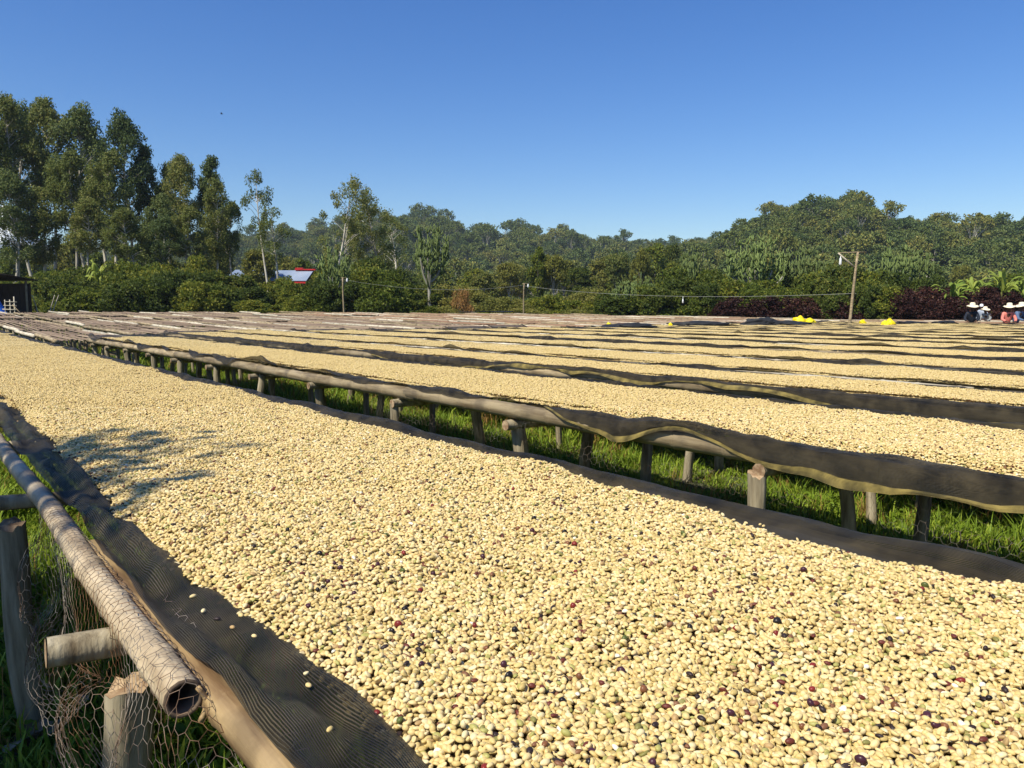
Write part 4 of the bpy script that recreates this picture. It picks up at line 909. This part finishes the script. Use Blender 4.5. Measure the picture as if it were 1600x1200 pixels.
# lamp poles and cable
def lamp_pole(px, D, ytop, label, arm=None, r0=.045, lean=(0, 0), xb=None):
    p = ground_pos(px, D); z0 = hz(p); H = height_at(ytop, D)-z0; root = thing('lamp_pole', (p[0], p[1], z0), label, 'lamp pole', 'timber lamp poles')
    rt = np.array([math.cos(YAW), -math.sin(YAW), 0])
    t = np.linspace(0, 1, 8); top = rt*lean[0]+np.array([0, 0, H]); P = t[:, None]*top-np.array([0, 0, .3])*(1-t)[:, None]; P[:, 0] += .02*np.sin(t*6)
    obj('pole', MB().tube(P, np.linspace(r0*1.15, r0*.8, 8), 9, jit=.05).mesh('pole', M['bamboo']), root)
    if arm:
        al, drop, back = arm; e = top-rt*al+np.array([0, 0, -.03])
        A_ = obj('arm', MB().tube(np.array([top+rt*back, top, e]), [.018, .022, .018], 7).mesh('arm', M['bamboo']), root)
        k = P[-1]*(1-drop/H); obj('brace', MB().tube(np.array([k+rt*.02, e]), [.032, .03], 7).mesh('brace', M['bamboo_pale']), root)
        l_ = e+rt*.10; obj('lamp', MB().tube(np.array([l_+[0, 0, -.05], l_+[0, 0, -.16], l_+[0, 0, -.22], l_+[0, 0, -.42], l_+[0, 0, -.46]]), [.008, .012, .04, .055, .02], 8).mesh('lamp', M['bulb']), A_)
    else:
        e = top+rt*.25*(1 if xb is None else xb); A_ = obj('arm', MB().tube(np.array([top-rt*.12, e]), [.02, .016], 6).mesh('arm', M['bamboo']), root)
        obj('lamp', MB().tube(np.array([e+[0, 0, -.02], e+[0, 0, -.08], e+[0, 0, -.22], e+[0, 0, -.26]]), [.01, .045, .05, .02], 8).mesh('lamp', M['bulb']), A_)
    return np.array(root.location)+top
pA = lamp_pole(1322, 29.5, 394, 'tall leaning lamp pole with braced arm standing among the bean beds', (.75, .62, .32), .055, (.30, 0))
pB = lamp_pole(538, 47, 434, 'short lamp pole in front of the dense hedge', r0=.05)
pC = lamp_pole(817, 50, 443, 'far lamp post with a short crossarm in front of the olive scrub', r0=.05, lean=(.08, 0))
def cable(a, b_, sag, label, n=24):
    t = np.linspace(0, 1, n)[:, None]; P = a*(1-t)+b_*t; P[:, 2] -= (4*sag*t*(1-t))[:, 0]
    tag(obj('cable', MB().tube(P, .007, 5).mesh('cable', M['cable'])), label, 'cable', 'lamp cables'); return P
pw = pA-np.array([0, 0, 1.55])
c1 = cable(pw, pC-np.array([0, 0, .15]), .35, 'thin pale cable from the leaning lamp pole to the far lamp post')
cable(pC-np.array([0, 0, .1]), pB-np.array([0, 0, .1]), .45, 'thin pale cable between the far lamp post and the hedge lamp pole')
q = c1[9]; tag(obj('hanging_bulb', MB().tube(np.array([q, q+[0, 0, -.12], q+[0, 0, -.16], q+[0, 0, -.30], q+[0, 0, -.33]]), [.008, .01, .03, .04, .015], 8).mesh('bulb', M['bulb'])), 'white bulb hanging from the thin cable before the maroon shrubs', 'light bulb')
# upright sticks by the hut
for px, D, dx, label in ((64, 45, -.25, 'thin bare pole leaning away from the other sticks near the shed'), (79, 45.5, .3, 'thin bare stick in the leaning pair near the shed'), (83, 45, .36, 'longer bare stick in the leaning pair near the shed')):
    p = ground_pos(px, D); z0 = hz(p); rt = np.array([math.cos(YAW), -math.sin(YAW), 0]); tag(obj('leaning_stick', MB().tube(np.array([[0, 0, -.2], [0, 0, .2], rt*dx*.5+[0, 0, 1.0], rt*dx*1.4+[0, 0, 1.75]]), [.035, .035, .03, .022], 7).mesh('stick', M['bamboo_pale']), loc=(p[0], p[1], z0)), label, 'stick', 'sticks near the shed')

# shed with blue tarpaulin and rail fence
p = ground_pos(-14, 43); z0 = hz(p); root = thing('shed', (p[0], p[1], z0), 'dark open shed with blue tarpaulin side at the end of the beds', 'shed'); root.rotation_euler.z = -YAW-.12
obj('floor', MB().box((0, 0, .32), (1.5, 1.3, .30)).mesh('floor', M['shed'], False), root)
for x, y in ((-1.42, -1.2), (1.38, -1.2), (-1.42, 1.2), (1.38, 1.2), (0, -1.22)): obj('post', MB().tube(np.array([[x, y, 0], [x, y, 2.62]]), .06, 7).mesh('post', M['post']), root)
for k in range(9): obj('wall_board', MB().box((-1.4+.35*k, 1.32, 1.5), (.165, .02+.004*(k % 2), .88)).mesh('board', M['shed'], False), root)
for k in range(6): obj('side_board', MB().box((-1.52, -1.0+.4*k, 1.5), (.02+.004*(k % 2), .19, .88)).mesh('board', M['shed'], False), root)
ro = obj('roof', MB().grid(np.array([[(x, y, 2.74-.09*y+.012*math.sin(x*30)) for y in (-1.7, 0, 1.7)] for x in np.linspace(-1.8, 1.75, 60)])).mesh('roof', M['shed'], True), root)
md = ro.modifiers.new('t', 'SOLIDIFY'); md.thickness = .05
g = np.array([[(1.10+.75*max(0, (1-t_))**1.8*(s-.0)*.9+.35*s+.03*math.sin(s*22+t_*3), -1.25-.12*math.sin(s*17)*(1.2-t_), .62+2.0*t_) for t_ in np.linspace(0, 1, 12)] for s in np.linspace(0, 1, 30)])
obj('tarpaulin', MB().grid(g).mesh('tarpaulin', M['blue']), root)
p = ground_pos(20, 40.5); z0 = hz(p); root = thing('rail_fence', (p[0], p[1], z0), 'small pale rail fence of rough poles in front of the shed', 'fence'); root.rotation_euler.z = -YAW-.1
for k, x in enumerate((-.30, -.02, .22)): obj('post', MB().tube(np.array([[x, .01*k, -.2], [x+.01, 0, 1.42+.16*(k == 2)]]), .028, 7).mesh('post', M['bamboo_pale']), root)
for k in range(4): obj('rail', MB().tube(np.array([[-.5+.08*k, -.045, .72+.2*k], [.36+.02*k, -.045, .69+.2*k]]), .022, 7).mesh('rail', M['bamboo_pale']), root)
obj('brace', MB().tube(np.array([[.20, -.09, 1.15], [.72, -.09, .62]]), .022, 7).mesh('brace', M['bamboo']), root)

# building with metal roof
D = 88; p = ground_pos(438, D); z0 = hz(p); zt = height_at(420, D)-z0; ze = height_at(438, D)-z0
root = thing('warehouse', (p[0], p[1], z0), 'low building with blue grey metal roof behind the hedge', 'building'); root.rotation_euler.z = -YAW
obj('wall', MB().box((0, 3.5, ze/2), (2.85, 3.0, ze/2)).mesh('wall', M['wall_brown'], False), root)
def roof(x0, x1, y0, z0_, y1, z1): return MB().grid(np.array([[(x, y0+(y1-y0)*t_, z0_+(z1-z0_)*t_+.02*(i % 2)) for t_ in (0, .5, 1)] for i, x in enumerate(np.linspace(x0, x1, 60))]))
rf = obj('roof', roof(-3.0, 3.1, .2, ze-.05, 3.6, zt).mesh('roof', M['roof_metal'], False), root); rf.modifiers.new('t', 'SOLIDIFY').thickness = .04
rf2 = obj('roof', roof(-3.0, 3.1, 3.61, zt, 6.9, ze-.05).mesh('roof', M['roof_metal'], False), root); rf2.modifiers.new('t', 'SOLIDIFY').thickness = .04
b_ = MB().box((2.2, 3.5, zt+.08), (1.2, .3, .07)); b_.box((1.5, 3.5, zt+.22), (.45, .32, .07)); o = obj('ridge_cover', b_.mesh('ridge', M['red'], False), rf); o['label'] = 'bright red cover over the roof ridge'
obj('fascia', MB().box((0, .3, ze-.22), (3.0, .04, .12)).mesh('fascia', M['red'], False), root)
p = ground_pos(374, 92); z0 = hz(p); ze = height_at(436, 92)-z0; zt = height_at(419, 92)-z0
root = thing('outbuilding', (p[0], p[1], z0), 'small metal-roofed outbuilding half hidden by eucalyptus foliage', 'building'); root.rotation_euler.z = -YAW
obj('wall', MB().box((0, 2, ze/2), (1.4, 1.7, ze/2)).mesh('wall', M['wall_brown'], False), root); obj('roof', roof(-1.6, 1.6, 0, ze-.05, 4, zt).mesh('roof', M['roof_metal'], False), root).modifiers.new('t', 'SOLIDIFY').thickness = .04

# workers
def skin_body(name, chains, mat, parent=None, sub=1):
    """chains: list of lists of ((x,y,z), r); first vertex of the first chain is the root; equal points are shared"""
    V = []; E = []; Rr = []; ix = {}
    for ch in chains:
        prev = None
        for (p_, r_) in ch:
            k = tuple(round(c, 4) for c in p_)
            if k not in ix: ix[k] = len(V); V.append(p_); Rr.append(r_)
            if prev is not None: E.append((prev, ix[k]))
            prev = ix[k]
    me = bpy.data.meshes.new(name); me.from_pydata(V, E, []); me.materials.append(mat); o = obj(name, me, parent)
    sm = o.modifiers.new('skin', 'SKIN'); sm.use_smooth_shade = True
    for k, s in enumerate(me.skin_vertices[0].data): rr_ = Rr[k]; s.radius = rr_ if isinstance(rr_, tuple) else (rr_, rr_); s.use_root = (k == 0)
    o.modifiers.new('sub', 'SUBSURF').levels = sub; o.modifiers['sub'].render_levels = sub; return o
def worker(px, D, face, top, bottom, label, lean=.30, hat=True, hscale=1., arms='work', name='person'):
    p = ground_pos(px, D); z0 = hz(p); root = thing(name, (p[0], p[1], z0), label, 'person', 'workers at the far beds'); root.rotation_euler.z = face; root.scale = (hscale,)*3
    # +Y is forward
    hip = (0, 0, .86); wa = (0, .04*lean/.3, 1.02); ch = (0, .16*lean/.3, 1.22); ne = (0, .24*lean/.3, 1.37); hb_ = (0, .29*lean/.3, 1.44); hd = (0, .32*lean/.3, 1.53); ht = (0, .33*lean/.3, 1.61)
    chains = [[(hip, (.13, .10)), (wa, (.12, .095)), (ch, (.135, .10)), (ne, .052), (hb_, .07), (hd, (.082, .098)), (ht, .06)]]
    cl = [[(hip, (.155, .125)), (wa, (.145, .118)), (ch, (.165, .125)), ((0, ne[1]-.015, ne[2]-.03), .075)]]
    tr_ = []
    for s in (-1, 1):
        sh = (s*.17, ch[1]+.04, 1.30)
        if arms == 'work': el = (s*.25, ch[1]+.14, 1.06); wr = (s*.15, ch[1]+.36, .98)
        else: el = (s*.24, ch[1]-.05+.12*s, 1.05); wr = (s*.24, ch[1]+.05+.16*s, .84)
        chains.append([(ch, (.135, .10)), (sh, .058), (el, .042), (wr, .028)])
        d = np.array(wr)-np.array(el); d /= np.linalg.norm(d); pm = np.array(wr)+d*.05; chains[-1].append((tuple(pm), (.036, .022)))
        side = np.array([s, 0, 0.])
        for f in range(4): a = pm+side*(.024-.016*f)+d*.035; chains.append([(tuple(pm), (.036, .022)), (tuple(a), .0095), (tuple(a+d*.03*(1-.1*abs(f-1.5))-[0, 0, .015]), .008)])
        chains.append([(tuple(pm), (.036, .022)), (tuple(pm-side*.03+d*.005), .011), (tuple(pm-side*.042+d*.03), .009)])
        cl.append([(ch, (.165, .125)), (sh, .078), (el, .060), (tuple(np.array(el)*.15+np.array(wr)*.85), .046)])
        kn = (s*.10, .06+(.12*s if arms != 'work' else 0), .47); an = (s*.10, -.02+(.24*s if arms != 'work' else 0), .08); toe = (s*.11, an[1]+.17, .035)
        chains.append([(hip, (.13, .10)), ((s*.09, .01, .78), .088), (kn, .056), (an, .036), (toe, .032)])
        tr_.append([(hip, (.15, .12)), ((s*.09, .01, .78), .112), (kn, .078), (tuple(np.array(an)+[0, 0, .04]), .062)])
    bd = skin_body('body', chains, M['skin'], root); skin_body('shirt', cl, M[top], root); skin_body('trousers', tr_, M[bottom], root)
    # face: nose, eyes, ears
    c = np.array(hd); nb = MB().tube(np.array([c+[0, .09, .02], c+[0, .118, -.015], c+[0, .10, -.03]]), [.010, .016, .010], 6)
    nb.tube(np.array([c+[-.022, .094, -.062], c+[.022, .094, -.062]]), .008, 6)
    for s in (-1, 1): nb.tube(np.array([c+[s*.084, .0, .02], c+[s*.094, -.01, -.02]]), [.016, .012], 6)
    obj('face', nb.mesh('face', M['skin']), bd)
    eb = MB()
    for s in (-1, 1): eb.tube(np.array([c+[s*.032-.012, .091, .02], c+[s*.032+.012, .091, .02]]), .006, 6)
    obj('eyes', eb.mesh('eyes', M['cloth_white']), bd)
    if hat:
        a = np.linspace(0, 2*PI, 29); R_ = [0, .05, .085, .098, .105, .16, .215, .222]; Z_ = [.125, .122, .105, .05, .0, -.012, -.045, -.052]
        wob = np.random.default_rng(int(px)); ph = wob.uniform(0, 6)
        G = np.array([[(q*math.cos(t_), q*math.sin(t_)*1.06, z+(.03*math.sin(2*t_+ph) if q > .12 else 0)) for q, z in zip(R_, Z_)] for t_ in a]); G = G+np.array(ht)+[0, -.01, -.01]
        h_ = obj('sun_hat', MB().grid(G).mesh('hat', M['straw']), root); h_.modifiers.new('t', 'SOLIDIFY').thickness = .008
    else:
        a = np.linspace(0, 2*PI, 25); G = np.array([[(q*math.cos(t_), q*math.sin(t_), z) for q, z in ((0, .06), (.06, .045), (.088, 0), (.092, -.06), (.09, -.085))] for t_ in a])+np.array(ht); obj('head_cloth', MB().grid(G).mesh('cap', M['cloth_white']), root)
F0 = PI-YAW   # facing back towards the beds in front of them
worker(1516, 30.2, -YAW+2.6, 'cloth_black', 'cloth_skirt', 'person in black top and wide straw hat bending over the beans', .25, hscale=.96)
worker(1570, 29.6, -YAW+2.9, 'cloth_pink', 'cloth_skirt', 'person in salmon pink top and straw hat working at the beans', .22, hscale=.95)
worker(1584, 30.4, -YAW+3.6, 'cloth_blue', 'cloth_skirt', 'person in slate blue top and straw hat beside the pink-clad worker', .2, hscale=.97)
worker(1541, 35.5, -YAW+2.2, 'cloth_grey', 'cloth_skirt', 'person in grey top and straw hat bent low behind the black-clad worker', .34, hscale=.88)
worker(1533, 39.5, -YAW+1.9, 'cloth_pale', 'cloth_blue', 'person in pale blue with white headcloth walking past the maroon shrubs', .12, hat=False, arms='walk', hscale=1.0)

# stones, dead leaves in the grass aisle
M['dead_leaf'] = mat_leaf('dead_leaf', [(0, (.16, .11, .07)), (1, (.42, .34, .24))], .15)
for px, py, s in ((70, 1145, .055), (40, 1160, .08), (215, 1150, .05), (90, 1060, .05), (20, 990, .045), (120, 1100, .04)):
    v, u = bed_hit(px, py, EYE-.06); G = np.array([[(x*s, y*s*(1-abs(x)**2*.8)+.0, .25*s*math.sin(x*2+y)+.3*s*y*y) for y in np.linspace(-.55, .55, 5)] for x in np.linspace(-1, 1, 9)])
    tag(obj('dead_leaf', MB().grid(G).mesh('dead_leaf', M['dead_leaf']), loc=(v, u, .07), rot=(.2, .15, px*.1)), 'curled dry brown leaf lying in the grass beside the near posts', 'leaf', 'dry leaves in the grass')

# bird and small cumulus clouds low behind the eucalyptus
p = ground_pos(359, 70); z = height_at(178, 70); mb = MB(); mb.tube(np.array([[-.12, 0, 0], [-.05, 0, .01], [.08, 0, .01], [.14, 0, 0]]), [.008, .035, .03, .006], 7)
for s in (-1, 1): mb.add([(-.04, s*.02, .02), (.06, s*.02, .02), (.04, s*.22, .08), (-.01, s*.36, .04), (-.05, s*.2, .07)], T=[(0, 1, 2), (0, 2, 4), (4, 2, 3)])
tag(obj('bird', mb.mesh('bird', plain('bird_dark', (.03, .03, .035), .7)), loc=(p[0], p[1], z), rot=(0, 0, -YAW+.3)), 'tiny dark bird flying high in the clear sky', 'bird')

# ------------------------------------------------------------------ air
m = bpy.data.materials.new('haze'); m.use_nodes = True; n = m.node_tree; n.nodes.remove(n.nodes['Principled BSDF']); pv = n.nodes.new('ShaderNodeVolumePrincipled')
pv.inputs['Color'].default_value = (.80, .90, 1, 1); pv.inputs['Density'].default_value = .00022; pv.inputs['Anisotropy'].default_value = .2
n.links.new(pv.outputs[0], n.nodes['Material Output'].inputs['Volume'])
hb_ = MB().box((0, 0, 39), (4200, 4200, 41)).mesh('haze', m, False); tag(obj('haze', hb_), kind='stuff', label='thin blue air between the field and the hills')

# two small cumulus clouds low in the sky behind the eucalyptus stand
m, n, b, L = new_mat('cloud_white'); b.inputs['Base Color'].default_value = (.93, .94, .96, 1); b.inputs['Roughness'].default_value = 1; b.inputs['Specular IOR Level'].default_value = 0
def cloud(px, D, py0, py1, wpx, seed, label):
    import bmesh
    r = np.random.default_rng(seed); p = ground_pos(px, D); zb = height_at(py1, D); H = height_at(py0, D)-zb; W = wpx*D/FPX; bm = bmesh.new(); nz = wav2(seed, 14, .5, 4)
    for k in range(22):
        x = r.uniform(-.5, .5)*W; s = H*.33*r.uniform(.6, 1.1)*(1-1.1*abs(x)/W); z = H*r.uniform(.1, .75)*(1-(2*x/W)**2)
        g = bmesh.ops.create_icosphere(bm, subdivisions=3, radius=1)['verts']
        for q in g: e = 1+.12*float(nz(q.co.x*1.5+k, q.co.z*1.5+q.co.y)); q.co = (x+q.co.x*s*1.5*e, r.uniform(-.01, .01)*s+q.co.y*s*e, max(z+q.co.z*s*e, -.05*H))
    me = bpy.data.meshes.new('cloud'); bm.to_mesh(me); bm.free(); me.materials.append(m); me.polygons.foreach_set('use_smooth', [True]*len(me.polygons))
    tag(obj('cloud', me, loc=(p[0], p[1], zb), rot=(0, 0, -YAW)), label, 'cloud', None, 'structure')
cloud(8, 3000, 312, 400, 130, 3, 'white cumulus cloud low behind the eucalyptus stand'); cloud(432, 3200, 360, 385, 60, 4, 'small white cloud behind the thin lone eucalyptus')
